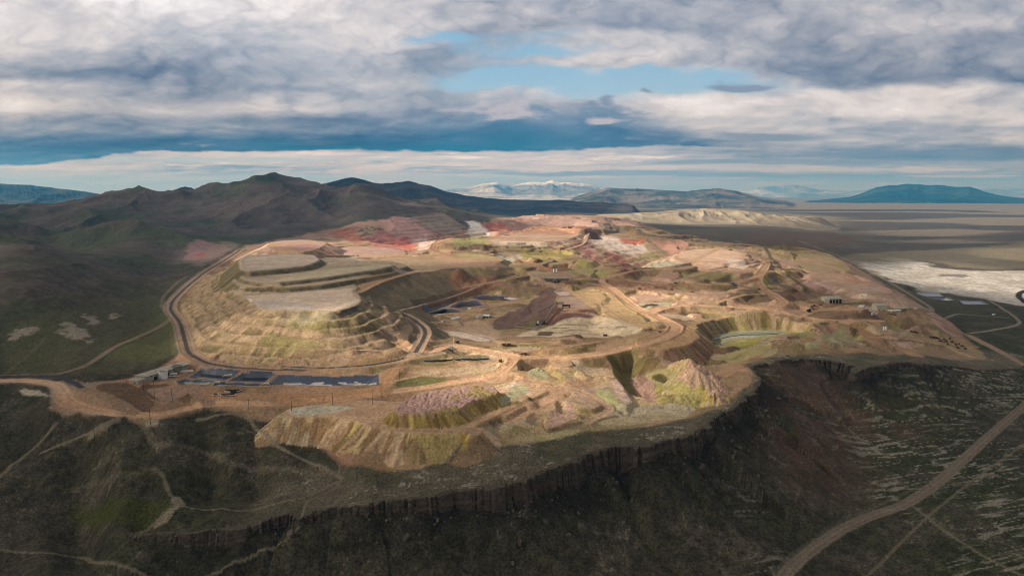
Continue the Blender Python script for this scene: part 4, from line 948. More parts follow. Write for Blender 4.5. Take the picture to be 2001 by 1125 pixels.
for pl_, c_ in (([(1117, 572), (1160, 558), (1190, 566), (1240, 604), (1290, 640), (1262, 648), (1215, 626), (1150, 600)], (.50, .37, .215)), ([(1330, 572), (1372, 564), (1425, 572), (1422, 588), (1350, 588)], (.38, .27, .20)), ([(1420, 590), (1432, 570), (1480, 570), (1520, 585), (1495, 592)], (.175, .125, .08)),
    ([(1505, 584), (1520, 570), (1585, 570), (1606, 582), (1560, 588)], (.195, .125, .09)), ([(1170, 550), (1250, 552), (1330, 560), (1320, 568), (1240, 566), (1180, 560)], (.30, .185, .125)), ([(1225, 582), (1260, 573), (1305, 576), (1312, 586), (1250, 588)], (.50, .35, .265)),
    ([(1232, 594), (1310, 591), (1320, 598), (1250, 603)], (.42, .41, .30)), ([(1250, 596), (1290, 595), (1286, 598), (1252, 599)], (.06, .06, .05)), ([(1318, 503), (1345, 489), (1400, 485), (1452, 493), (1440, 508), (1380, 510)], (.52, .39, .30)), ([(1358, 520), (1376, 513), (1410, 515), (1415, 523), (1385, 526)], (.54, .40, .31)),
    ([(1412, 505), (1460, 512), (1462, 528), (1425, 520)], (.55, .47, .42)), ([(1330, 530), (1400, 530), (1450, 545), (1380, 548), (1330, 545)], (.27, .235, .12)), ([(1300, 542), (1318, 530), (1330, 540), (1315, 548)], (.44, .28, .20)), ([(1540, 592), (1640, 594), (1720, 600), (1700, 612), (1600, 614), (1545, 604)], (.45, .31, .20)),
    ([(1580, 612), (1600, 604), (1680, 606), (1722, 622), (1660, 626), (1600, 624)], (.235, .165, .11)), ([(1610, 640), (1660, 645), (1690, 668), (1640, 680), (1600, 664)], (.27, .25, .16)), ([(1690, 640), (1740, 632), (1790, 646), (1760, 658), (1710, 655)], (.40, .32, .22)), ([(1740, 600), (1790, 606), (1830, 625), (1790, 640), (1750, 628)], (.34, .25, .16)),
    ([(1600, 636), (1640, 630), (1650, 640), (1620, 650)], (.30, .20, .15)), ([(1500, 530), (1520, 540), (1560, 566), (1535, 566), (1500, 545)], (.20, .16, .12)), ([(1480, 540), (1505, 548), (1520, 560), (1490, 562)], (.36, .33, .13)), ([(1000, 445), (1100, 442), (1180, 448), (1150, 460), (1010, 456)], (.38, .23, .165)), ([(1040, 434), (1150, 438), (1230, 452), (1180, 450), (1060, 442)], (.23, .20, .15)),
    ([(1050, 532), (1062, 518), (1112, 516), (1118, 530)], (.25, .15, .095)), ([(1122, 532), (1136, 514), (1150, 512), (1186, 538), (1150, 540)], (.36, .325, .15)), ([(985, 532), (1005, 520), (1025, 524), (1045, 533)], (.36, .28, .15)), ([(905, 530), (930, 519), (955, 526), (965, 534)], (.235, .20, .115)), ([(1120, 552), (1125, 540), (1148, 542), (1158, 552)], (.29, .25, .10)),
    ([(700, 505), (800, 505), (880, 512), (860, 522), (740, 520)], (.36, .285, .20)), ([(840, 500), (930, 508), (1000, 522), (960, 530), (880, 520)], (.40, .28, .20)), ([(640, 478), (720, 480), (800, 494), (740, 500), (660, 494)], (.43, .31, .27)), ([(770, 522), (860, 524), (840, 531), (770, 529)], (.50, .44, .37))):
    patch(pl_, c_, .85, 2.2, .8)
# green pit
patch([(1385, 665), (1430, 648), (1515, 643), (1575, 650), (1560, 660), (1440, 660), (1400, 672)], (.30, .31, .25), .8, 2)
patch([(1440, 662), (1560, 660), (1600, 655), (1590, 648), (1530, 652)], (.27, .26, .125), .75, 2)
patch([(1420, 672), (1490, 662), (1480, 676), (1440, 682)], (.30, .28, .085), .75, 2)
patch([(1400, 700), (1490, 668), (1515, 672), (1450, 708)], (.40, .35, .18), .8, 2)
patch([(1485, 700), (1500, 685), (1522, 678), (1515, 692)], (.42, .37, .21), .85, 1)
patch([(1570, 670), (1605, 668), (1600, 682), (1572, 682)], (.36, .34, .20), .8, 2)
# pink stockpile and yard on the east
patch([(1752, 672), (1790, 668), (1815, 672), (1790, 680), (1760, 680)], (.58, .43, .38), .85, 1.5)
patch([(1840, 655), (1900, 672), (1930, 700), (1880, 703), (1800, 690), (1760, 680)], (.34, .26, .16), .5, 3)
patch([(1580, 545), (1600, 552), (1640, 560), (1625, 572), (1590, 566), (1565, 555)], (.48, .34, .30), .7, 3)
patch([(1640, 540), (1690, 550), (1710, 556), (1660, 552)], (.44, .22, .175), .6, 3)
patch([(1670, 555), (1740, 568), (1750, 575), (1680, 574), (1640, 562)], (.52, .40, .33), .6, 3)
patch([(1500, 485), (1560, 484), (1600, 500), (1560, 510), (1500, 500)], (.36, .31, .17), .6, 4)
# white playa and its dark ring, bare plain
pla = [(1672, 514), (1720, 512), (1750, 504), (1780, 506), (1830, 522), (1900, 530), (2001, 528), (2100, 530), (2100, 610), (2001, 598), (1960, 590), (1930, 583), (1860, 574), (1810, 566), (1760, 555), (1730, 540)]
patch(pla, (.62, .575, .52), .80, 6, 3.0, scale=18)
patch(pla, (.40, .36, .30), .6, 6, 2.0, scale=34, hole=.52)
patch(pla, (.30, .26, .2), .55, 5, 1.6, scale=8, hole=.60)
patch([(1830, 535), (1890, 536), (1890, 541), (1830, 540)], (.24, .20, .19), .8, 3)
for q in ([(1560, 505), (1700, 490), (1960, 480), (2001, 470), (2100, 470), (2100, 525), (1900, 526), (1790, 508)],):
    patch(q, (.26, .22, .145), .6, 10, 1.5)
patch([(1445, 468), (1490, 452), (1620, 452), (1690, 470), (1620, 486), (1500, 482)], (.125, .088, .062), .8, 6)
patch([(0, 640), (180, 602), (300, 572), (338, 600), (345, 690), (250, 730), (100, 732), (0, 730)], (.088, .084, .044), .5, 6, 1.5)
# left: pale scars, channel fan
for q in ([(115, 640), (140, 625), (175, 655), (170, 668), (125, 655)], [(165, 618), (190, 614), (198, 630), (185, 634)], [(10, 660), (45, 638), (80, 640), (50, 655), (20, 668)], [(205, 615), (225, 612), (222, 625)]):
    patch(q, (.30, .255, .20), .65, 4, 2.2, scale=6)
patch([(100, 770), (115, 740), (180, 748), (240, 742), (250, 760), (200, 790), (150, 812), (105, 806)], (.34, .25, .18), .6, 3)
patch([(180, 755), (240, 745), (275, 760), (300, 790), (290, 806), (240, 790)], (.155, .105, .07), .85, 2)
patch([(40, 760), (80, 765), (100, 776), (50, 772)], (.42, .36, .28), .8, 2)
patch([(285, 815), (310, 815), (308, 832), (284, 834)], (.30, .235, .165), .8, 1.5)
patch([(330, 985), (345, 965), (365, 985), (330, 1015), (300, 1030)], (.26, .22, .16), .7, 2)
patch([(150, 985), (240, 975), (330, 975), (340, 990), (260, 1035), (170, 1030), (130, 1000)], (.058, .062, .018), .75, 5)
patch([(280, 640), (330, 600), (340, 640), (350, 690), (300, 710), (200, 700)], (.095, .095, .04), .6, 5)

# ---- roads ----------------------------------------------------------------------
TAN = (.56, .375, .25); PALE = (.36, .275, .195); DIRT = (.25, .185, .13); TRK = (.22, .18, .125)
road([(1515, 1150), (1545, 1108), (1590, 1070), (1640, 1035), (1700, 1008), (1770, 985), (1830, 945), (1880, 900), (1940, 845), (2001, 793), (2120, 700)], 8.5, (.21, .165, .12), rut=.22, edge=.25)
road([(1510, 1120), (1560, 1075), (1640, 1018), (1720, 985), (1800, 950)], 3, (.15, .13, .09), flat=False, alpha=.5)
road([(1780, 985), (1850, 1040), (1920, 1085), (1990, 1120)], 2.2, TRK, flat=False, alpha=.75)
road([(2010, 862), (1940, 910), (1870, 962), (1800, 1020), (1740, 1080), (1700, 1120)], 2.2, TRK, flat=False, alpha=.55)
road([(1895, 733), (1920, 752), (1960, 772), (2001, 782)], 2.0, TRK, flat=False, alpha=.7)
# scrub tracks
for p_, w_, a_ in (([(482, 814), (520, 850), (555, 880), (610, 905), (650, 922), (668, 934)], 4.5, .85), ([(668, 934), (655, 955), (600, 978), (592, 1000), (588, 1025), (560, 1055), (480, 1090), (400, 1128)], 2.6, .6),
    ([(345, 985), (430, 997), (520, 990), (600, 970), (660, 940)], 3.0, .75), ([(345, 985), (310, 1015), (262, 1045)], 4.0, .6), ([(345, 985), (325, 950), (318, 925), (300, 915)], 4.0, .5),
    ([(0, 930), (50, 888), (85, 858), (110, 826)], 5, .7), ([(80, 885), (150, 855), (200, 832), (236, 814)], 5, .75), ([(175, 853), (205, 835), (232, 820)], 6, .8),
    ([(-20, 1065), (20, 1078), (100, 1080), (160, 1088), (230, 1102), (295, 1128)], 3, .6), ([(385, 820), (420, 812), (460, 806), (480, 806)], 5, .7), ([(660, 935), (665, 910), (655, 892)], 3, .6),
    ([(260, 800), (300, 870), (420, 885), (440, 900), (500, 918), (560, 916), (650, 925)], 7, .30), ([(300, 915), (250, 930), (180, 945), (130, 960)], 6, .18)):
    road(p_, w_ * .6, (.225, .185, .125), flat=False, alpha=min(a_ * 1.1, .9), edge=.28 if w_ < 5.5 else .5)
road([(-40, 733), (60, 733), (115, 731), (170, 714), (225, 676), (270, 658), (310, 640), (335, 622)], 6, (.22, .17, .12), alpha=.85)
road([(340, 618), (315, 600), (318, 580), (345, 552), (365, 540)], 5, (.20, .16, .11), alpha=.6, flat=False)
road([(10, 730), (60, 690), (90, 660)], 3, (.15, .12, .085), alpha=.5, flat=False)
# roads of the mine
road([(-40, 744), (60, 744), (112, 752), (130, 785), (180, 804), (240, 810), (300, 813), (350, 803), (410, 789), (500, 791), (580, 787), (660, 780), (745, 769), (830, 758), (900, 746), (955, 737), (985, 722), (1005, 700)], 12.5, TAN, berm=.5)
road([(150, 756), (200, 772), (240, 790), (262, 808)], 9, (.32, .225, .155))
road([(390, 768), (440, 772), (520, 773), (620, 771), (720, 764), (752, 752), (758, 735), (770, 722)], 14, (.42, .26, .16))
road([(410, 790), (395, 778), (372, 760), (330, 756)], 9, (.36, .25, .18))
road([(560, 784), (660, 776), (745, 766)], 20, (.42, .255, .15), flat=False, alpha=.8)
road([(1010, 735), (1060, 750), (1110, 752), (1150, 748)], 17, (.42, .28, .18), flat=False, alpha=.8)
road([(1005, 700), (995, 725), (960, 742), (1010, 742), (1080, 755), (1100, 770), (1060, 790), (1000, 820)], 16, (.42, .28, .185), flat=False, alpha=.8)
road([(780, 668), (830, 690), (880, 676), (930, 684), (1000, 697), (1090, 702), (1180, 692), (1240, 677), (1290, 664), (1318, 650), (1322, 638), (1300, 627), (1268, 612)], 17, TAN, berm=.9)
road([(1010, 690), (1090, 680), (1170, 668), (1240, 660), (1280, 648)], 8, (.40, .27, .175), berm=.5)
road([(1268, 612), (1240, 600), (1215, 580), (1190, 560), (1165, 548), (1130, 545)], 15, TAN, berm=.8)
road([(1268, 612), (1300, 600), (1350, 596), (1420, 600), (1500, 604), (1560, 618), (1620, 627), (1720, 627)], 14, TAN, berm=.6)
road([(1440, 598), (1515, 600), (1532, 592), (1515, 578), (1490, 565), (1478, 545), (1490, 530), (1500, 514), (1478, 505)], 16, (.42, .28, .185), berm=.7)
road([(1625, 627), (1672, 640), (1700, 658), (1740, 676), (1790, 694)], 17, (.36, .225, .135))
road([(1500, 600), (1560, 596), (1640, 598), (1720, 612), (1800, 608)], 18, (.38, .25, .165), flat=False, alpha=.8)
road([(1140, 545), (1090, 534), (1040, 515), (985, 500), (930, 496), (870, 497), (845, 488), (852, 474), (880, 466)], 16, (.43, .27, .18), berm=.6)
road([(1140, 543), (1220, 546), (1290, 552), (1370, 556), (1440, 552), (1480, 540)], 13, (.42, .28, .19), berm=.5)
road([(700, 572), (745, 550), (800, 534), (870, 522), (940, 512)], 9, (.44, .29, .19), berm=.5)
road([(430, 575), (482, 560), (560, 560), (640, 553), (700, 544), (770, 532)], 6, (.46, .33, .21))
road([(668, 714), (678, 695), (690, 672), (640, 660), (560, 648), (500, 638)], 8, (.38, .28, .20), flat=False, alpha=.8)
road([(706, 592), (730, 610), (755, 630), (762, 655), (752, 685)], 8, (.33, .255, .18), flat=False, alpha=.7)
road([(780, 606), (850, 590), (905, 572), (960, 550), (1010, 538)], 6, (.38, .27, .20))
road([(912, 610), (960, 600), (1010, 590), (1025, 578), (1015, 565), (1040, 545)], 8, (.42, .31, .21), flat=False, alpha=.7)
for p_, w_ in (([(1060, 546), (1120, 570), (1180, 600), (1228, 628)], 7), ([(1150, 553), (1210, 562), (1290, 572), (1350, 588), (1400, 592)], 7), ([(1261, 613), (1300, 601), (1350, 592)], 8), ([(960, 495), (1060, 500), (1110, 512), (1150, 538)], 9), ([(905, 562), (990, 546), (1050, 534)], 7),
    ([(1640, 592), (1700, 586), (1760, 594)], 8), ([(1660, 622), (1740, 642), (1830, 648)], 7), ([(1500, 512), (1440, 522), (1380, 531), (1330, 546)], 9), ([(1330, 546), (1300, 556), (1240, 562)], 7), ([(1180, 545), (1230, 530), (1300, 524), (1360, 508), (1420, 482)], 10), ([(1010, 497), (1090, 492), (1140, 478), (1150, 455)], 8),
    ([(870, 462), (940, 455), (1030, 450), (1110, 446), (1200, 450)], 11), ([(500, 492), (600, 498), (720, 500), (840, 498)], 9), ([(1490, 492), (1560, 500), (1640, 528), (1700, 556)], 8), ([(1560, 620), (1600, 605), (1680, 606)], 8), ([(1090, 752), (1140, 765), (1200, 800), (1150, 825)], 7), ([(880, 700), (940, 715), (985, 708)], 6), ([(770, 745), (850, 728), (940, 722)], 5),
    ([(1100, 610), (1150, 612), (1200, 622)], 5), ([(905, 648), (960, 664), (1010, 672), (1090, 668)], 6), ([(1400, 592), (1450, 576), (1520, 574)], 7), ([(1700, 658), (1760, 660), (1830, 672), (1900, 698)], 7)):
    road(p_, w_, (.47, .33, .23), flat=True, alpha=.85, berm=.35)
# perimeter road of the heap with its lined channel
ring = [(470, 488), (440, 508), (400, 532), (362, 562), (335, 590), (333, 606), (352, 630), (360, 660), (368, 690), (400, 708), (450, 717), (520, 722), (600, 724)]
road(ring, 15, (.35, .26, .195), berm=.4)
road(ring, 4.2, (.085, .075, .07), flat=False, rut=0, edge=.2)
road([(560, 717), (640, 721), (720, 716), (770, 708), (800, 700), (860, 690)], 12, (.34, .25, .18), berm=.4)
road([(555, 716), (640, 719), (720, 714), (765, 706), (790, 700)], 3.2, (.06, .055, .052), flat=False, rut=0, edge=.2)
road([(782, 610), (810, 625), (828, 640), (832, 652), (820, 675), (812, 688)], 14, (.36, .27, .20), berm=.3)
road([(782, 610), (810, 625), (828, 640), (832, 652), (820, 675), (812, 688)], 4.5, (.075, .068, .065), flat=False, rut=0, edge=.2)
road([(-30, 735), (60, 735), (112, 734), (140, 745), (160, 757)], 5, (.06, .058, .065), flat=False, rut=0, edge=.2)
# roads on the plain
road([(1440, 470), (1480, 492), (1520, 530), (1560, 566), (1600, 590)], 10, (.26, .20, .145), flat=False, alpha=.6)
road([(1466, 468), (1510, 505), (1545, 540), (1580, 572)], 9, (.10, .085, .06), flat=False, alpha=.8)
road([(1560, 470), (1640, 500), (1680, 520), (1730, 546), (1790, 582), (1825, 604), (1802, 609)], 9, (.28, .23, .17), flat=False, alpha=.8)
road([(1600, 490), (1660, 512), (1700, 538), (1750, 570)], 14, (.11, .095, .07), flat=False, alpha=.6)
road([(1720, 612), (1802, 609), (1850, 634), (1895, 656), (1950, 684), (2001, 713), (2100, 775)], 12, (.31, .225, .15), flat=False)
road([(1802, 609), (1880, 613), (1970, 621)], 5, (.26, .21, .155), flat=False, alpha=.85)
road([(1895, 651), (1950, 643), (1985, 636), (1994, 630), (1985, 620), (1960, 603), (1930, 585)], 6, (.29, .235, .175), flat=False, alpha=.9)
road([(2010, 566), (1992, 572), (1990, 580), (2005, 592)], 12, (.035, .032, .03), flat=False)
road([(1880, 703), (1800, 692), (1750, 684)], 10, (.36, .27, .18), flat=False, alpha=.5)

# small-scale mottling of worked ground: scraped lines and windrows, their shade painted dark, spilled loads
g = np.where(mA > .5)[0]
lod = np.log2(np.maximum(Y[g] / 560, .7)).astype(np.float32); l0 = np.floor(lod); lf = lod - l0
def lodn(fn, kx, ky, oc, seed):
    out = np.zeros(len(g), np.float32)
    for lv in range(int(l0.min()), int(l0.max()) + 2):
        m = (l0 == lv) | (l0 == lv - 1)
        if not m.any(): continue
        w = np.where(l0[m] == lv, 1 - lf[m], lf[m])
        out[m] += w * fn(Xf[g][m] / (kx * 2.0 ** lv) + 5.1 * lv, Yf[g][m] / (ky * 2.0 ** lv), oc, seed)
    return out
ln = lodn(ridged, 16, 11, 4, 951)
dk = sstep(.66, .84, ln) * sstep(.42, .60, nQ[g])
C[g] *= (1 - .28 * dk)[:, None]
lt = sstep(.66, .85, lodn(ridged, 22, 15, 4, 953)) * sstep(.45, .62, nM[g])
C[g] *= (1 + .18 * lt)[:, None]
C[g] *= (.80 + .40 * lodn(fbm, 2.4, 3.0, 3, 955))[:, None]
C[g] *= (.88 + .24 * nQ[g])[:, None]
lu = C[g].mean(1, keepdims=True)
C[g] = np.maximum(lu + (C[g] - lu) * 1.06, .01) * np.array((.965, .905, .845), np.float32)
C[g] *= (1 + .30 * sstep(700, 560, Y[g]) * sstep(-100, -60, X[g]))[:, None]      # colour raised along the mesa edge in place of stronger sun
# clean the lined ponds again and give the liner its colour
lin = (ZONE == 30)
C[lin] = np.array((.040, .050, .078), np.float32) * (.7 + .6 * nM[lin])[:, None]
def bed(poly, col, hole=.35):
    h = hits(poly); p = [a[:2] for a in h]; ix = window(p, 3)
    d, s, ins = seg_dist(p, ix, True); n = fbm(Xf[ix] / 9, Yf[ix] / 2.5, 4, 961)
    a = (ins & (ZONE[ix] == 30)) * sstep(hole, hole + .15, n)
    C[ix] = C[ix] * (1 - a[:, None]) + np.array(col, np.float32) * a[:, None]
bed([(556, 746), (600, 746.5), (650, 748), (700, 746), (735, 747), (735, 751), (690, 752), (640, 754), (580, 752), (545, 752)], (.52, .48, .46), .30)
bed([(360, 746), (412, 746), (408, 750), (362, 750)], (.30, .32, .24), .2)
bed([(985, 582), (1012, 582), (1010, 586), (975, 588)], (.60, .57, .55), .1)
bed([(1815, 582), (1850, 582), (1860, 586), (1818, 586)], (.50, .46, .43), .1)
bed([(382, 735), (396, 727), (432, 728), (420, 733), (392, 737)], (.075, .105, .12), .3)
bed([(455, 742), (474, 733), (484, 732), (470, 742)], (.06, .075, .09), .3)
C[:] = np.clip(C, .004, .85)
# ==== materials ================================================================
def mat(name, col, rough=.8, metal=0.0, var=.12, scale=1.2, spec=.3):
    m = bpy.data.materials.new(name); m.use_nodes = True
    nt = m.node_tree; b = nt.nodes["Principled BSDF"]
    b.inputs['Roughness'].default_value = rough; b.inputs['Metallic'].default_value = metal
    b.inputs['Specular IOR Level'].default_value = spec
    tcn = nt.nodes.new("ShaderNodeTexCoord"); nz = nt.nodes.new("ShaderNodeTexNoise")
    nz.inputs['Scale'].default_value = scale; nz.inputs['Detail'].default_value = 4
    nt.links.new(tcn.outputs['Object'], nz.inputs['Vector'])
    rp = nt.nodes.new("ShaderNodeValToRGB"); rp.color_ramp.elements[0].position = .3; rp.color_ramp.elements[1].position = .7
    rp.color_ramp.elements[0].color = tuple(c * (1 - var) for c in col) + (1,); rp.color_ramp.elements[1].color = tuple(min(c * (1 + var), .9) for c in col) + (1,)
    nt.links.new(nz.outputs['Fac'], rp.inputs[0]); nt.links.new(rp.outputs[0], b.inputs['Base Color'])
    return m
def earth_mat(name, rough=.95, spec=.08, bump=.5, lo=.62, hi=1.42, sc=.55, clump=0.0):
    m = bpy.data.materials.new(name); m.use_nodes = True
    nt = m.node_tree; b = nt.nodes["Principled BSDF"]; L = nt.links
    b.inputs['Roughness'].default_value = rough; b.inputs['Specular IOR Level'].default_value = spec
    at = nt.nodes.new("ShaderNodeAttribute"); at.attribute_name = "albedo"
    tcn = nt.nodes.new("ShaderNodeTexCoord")
    n1 = nt.nodes.new("ShaderNodeTexNoise"); n1.inputs['Scale'].default_value = sc; n1.inputs['Detail'].default_value = 6; n1.inputs['Roughness'].default_value = .65
    n2 = nt.nodes.new("ShaderNodeTexNoise"); n2.inputs['Scale'].default_value = .11; n2.inputs['Detail'].default_value = 5
    L.new(tcn.outputs['Object'], n1.inputs['Vector']); L.new(tcn.outputs['Object'], n2.inputs['Vector'])
    mr = nt.nodes.new("ShaderNodeMapRange"); mr.inputs[1].default_value = .3; mr.inputs[2].default_value = .7; mr.inputs[3].default_value = lo; mr.inputs[4].default_value = hi
    L.new(n1.outputs['Fac'], mr.inputs[0])
    mx = nt.nodes.new("ShaderNodeMix"); mx.data_type = 'RGBA'; mx.blend_type = 'MULTIPLY'; mx.inputs[0].default_value = 1
    fac = mr.outputs[0]
    if clump:                                       # separate bushes: dark rounded clumps between paler bare soil
        vo = nt.nodes.new("ShaderNodeTexVoronoi"); vo.inputs['Scale'].default_value = clump; vo.inputs['Randomness'].default_value = 1
        L.new(tcn.outputs['Object'], vo.inputs['Vector'])
        m2 = nt.nodes.new("ShaderNodeMapRange"); m2.inputs[1].default_value = .25; m2.inputs[2].default_value = .62; m2.inputs[3].default_value = .70; m2.inputs[4].default_value = 1.25
        L.new(vo.outputs['Distance'], m2.inputs[0])
        mm = nt.nodes.new("ShaderNodeMath"); mm.operation = 'MULTIPLY'; L.new(mr.outputs[0], mm.inputs[0]); L.new(m2.outputs[0], mm.inputs[1]); fac = mm.outputs[0]
    L.new(at.outputs['Color'], mx.inputs[6]); L.new(fac, mx.inputs[7]); L.new(mx.outputs[2], b.inputs['Base Color'])
    ad = nt.nodes.new("ShaderNodeMath"); ad.operation = 'ADD'; L.new(n1.outputs['Fac'], ad.inputs[0]); 
    ml = nt.nodes.new("ShaderNodeMath"); ml.operation = 'MULTIPLY'; ml.inputs[1].default_value = 2.5; L.new(n2.outputs['Fac'], ml.inputs[0]); L.new(ml.outputs[0], ad.inputs[1])
    bp = nt.nodes.new("ShaderNodeBump"); bp.inputs['Strength'].default_value = bump; bp.inputs['Distance'].default_value = 1.4
    L.new(ad.outputs[0], bp.inputs['Height']); L.new(bp.outputs['Normal'], b.inputs['Normal'])
    return m
M_EARTH = earth_mat("earth"); M_SCRUB = earth_mat("scrub", bump=.6, lo=.74, hi=1.28, clump=.6); M_HILL = earth_mat("hillside", bump=.6, lo=.80, hi=1.22, sc=.12); M_LINER = earth_mat("pond_liner", .45, .5, .15)

# ==== terrain meshes: one sheet cut along the edges of its land forms ===========
def quads_obj(name, fsel, material):
    """faces of the grid picked by fsel (flat index of their near-left corner)"""
    q = np.stack([fsel, fsel + 1, fsel + NC + 1, fsel + NC], 1)
    used, inv = np.unique(q, return_inverse=True); inv = inv.reshape(-1, 4)
    me = bpy.data.meshes.new(name)
    me.vertices.add(len(used)); me.loops.add(inv.size); me.polygons.add(len(inv))
    co = np.stack([X[used], Y[used], Z[used]], 1).astype(np.float32)
    me.vertices.foreach_set("co", co.ravel())
    me.loops.foreach_set("vertex_index", inv.astype(np.int32).ravel())
    me.polygons.foreach_set("loop_start", np.arange(0, inv.size, 4, dtype=np.int32))
    me.polygons.foreach_set("use_smooth", np.ones(len(inv), bool))
    me.update()
    a = me.attributes.new("albedo", 'FLOAT_COLOR', 'POINT')
    a.data.foreach_set("color", np.concatenate([C[used], np.ones((len(used), 1), np.float32)], 1).astype(np.float32).ravel())
    me.materials.append(material)
    o = bpy.data.objects.new(name, me); COL.objects.link(o); o["kind"] = "structure"
    return o
cls = np.zeros(X.size, np.int8)
cls[(pm > .5)] = 1
cls[hm > .5] = 2
cls[mt > .5] = 3
cls[mA > .5] = 4
for zk in (1, 13): cls[(ZONE == zk) & (mA > .3)] = 5
for zk in (2, 3, 4, 6, 8, 11, 14, 15, 17): cls[(ZONE == zk)] = 6
for zk in (5, 7, 16): cls[(ZONE == zk)] = 7
cls[ROADM > .5] = 8
cls[TAG > 0] = 9
cls[ZONE == 30] = 10
NAMES = ["ground", "plain", "hills", "mesa", "mine_ground", "leach_heap_terrain", "waste_dump_terrain", "open_pit_terrain", "dirt_road", "mountains", "pond_bed"]
fi = (np.arange(NR - 1)[:, None] * NC + np.arange(NC - 1)[None, :]).ravel()
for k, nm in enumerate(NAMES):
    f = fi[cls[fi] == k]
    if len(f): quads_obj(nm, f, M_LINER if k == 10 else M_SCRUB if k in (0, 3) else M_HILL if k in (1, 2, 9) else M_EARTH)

# ==== cliff band round the mesa ================================================
def cliff():
    arcs = np.arange(0, arc[-1], .75)
    rx = np.interp(arcs, arc, ra[:, 0]); ry = np.interp(arcs, arc, ra[:, 1]); rz = np.interp(arcs, arc, ra[:, 2]); rc = np.interp(arcs, arc, ra[:, 3])
    sx = np.convolve(np.pad(rx, 12, 'edge'), np.ones(25) / 25, 'valid'); sy = np.convolve(np.pad(ry, 12, 'edge'), np.ones(25) / 25, 'valid')
    tx, ty = np.gradient(sx), np.gradient(sy); L = np.hypot(tx, ty) + 1e-6; nx, ny = ty / L, -tx / L
    rngc = np.random.default_rng(4)
    cuts = np.cumsum(np.clip(rngc.lognormal(.85, .75, 4000), .8, 12)); cuts = cuts[cuts < arcs[-1] + 10]
    ci = np.searchsorted(cuts, arcs); dep = rngc.uniform(0, 1, len(cuts) + 2) ** 1.8 * 3.0; tl = -rngc.uniform(0, 1, len(cuts) + 2) ** 3 * 3.5; cw = rngc.uniform(.15, 1.3, len(cuts) + 2); mid = rngc.uniform(.25, .75, len(cuts) + 2)
    lo = np.concatenate([[0], cuts])[np.clip(ci, 0, len(cuts))]; hi = np.append(cuts, arcs[-1] + 10)[np.clip(ci, 0, len(cuts))]
    edge = np.minimum(arcs - lo, hi - arcs); crack = np.exp(-(edge / .6) ** 2) * np.where(arcs - lo < hi - arcs, cw[ci], cw[ci + 1])
    NL = 16; lev = np.linspace(0, 1, NL)
    P_ = np.zeros((NL + 1, len(arcs), 3), np.float32); A_ = np.zeros((NL + 1, len(arcs), 3), np.float32)
    for k in range(-1, NL):
        f = max(k, 0) / (NL - 1)
        tt = np.maximum(tl[ci], -.55 * rc); z = rz + .35 + tt * max(0, 1 - f * 1.3) * (k >= 0) - f * (rc + 3.5)
        nz = fbm(arcs / 1.6, np.full_like(arcs, f * 9), 3, 911) - .5
        step = dep[ci] + .9 * (f > mid[ci]) + 1.6 * f + .9 * nz - 1.7 * crack * (f < .93)
        lb = ridged(arcs / 7 + f * 1.3, np.full_like(arcs, f * 2.6), 4, 919) - .45
        off = 1.0 + step + 1.8 * lb * f
        if k == -1: off = -1.8; z = z - .15
        P_[k + 1, :, 0] = rx + nx * off; P_[k + 1, :, 1] = ry + ny * off; P_[k + 1, :, 2] = z
        tone = .75 + .5 * fbm(arcs / 5, np.full_like(arcs, f * 2), 4, 915)
        c = np.array((.072, .055, .043), np.float32)[None] * tone[:, None]
        band = sstep(.5, .65, fbm(arcs / 60, np.full_like(arcs, f * 7), 3, 917))
        c = c * (1 - .5 * band[:, None]) + np.array((.105, .085, .058), np.float32) * .5 * band[:, None]
        if k <= 0: c = c * .4 + np.array((.12, .105, .075), np.float32) * .6
        A_[k + 1] = c
    keep = rc > 1.2
    n = len(arcs); i = np.where(keep[:-1] & keep[1:])[0]
    fs = np.concatenate([np.stack([k * n + i, (k + 1) * n + i, (k + 1) * n + i + 1, k * n + i + 1], 1) for k in range(NL)])
    used, inv = np.unique(fs, return_inverse=True)
    me = bpy.data.meshes.new("cliff")
    me.from_pydata(P_.reshape(-1, 3)[used].tolist(), [], inv.reshape(-1, 4).tolist())
    a = me.attributes.new("albedo", 'FLOAT_COLOR', 'POINT')
    a.data.foreach_set("color", np.concatenate([A_.reshape(-1, 3)[used], np.ones((len(used), 1), np.float32)], 1).ravel())
    me.materials.append(M_EARTH)
    o = bpy.data.objects.new("cliff", me); COL.objects.link(o); o["kind"] = "structure"
    return rx, ry, rz, rc, nx, ny
CLIFF = cliff()

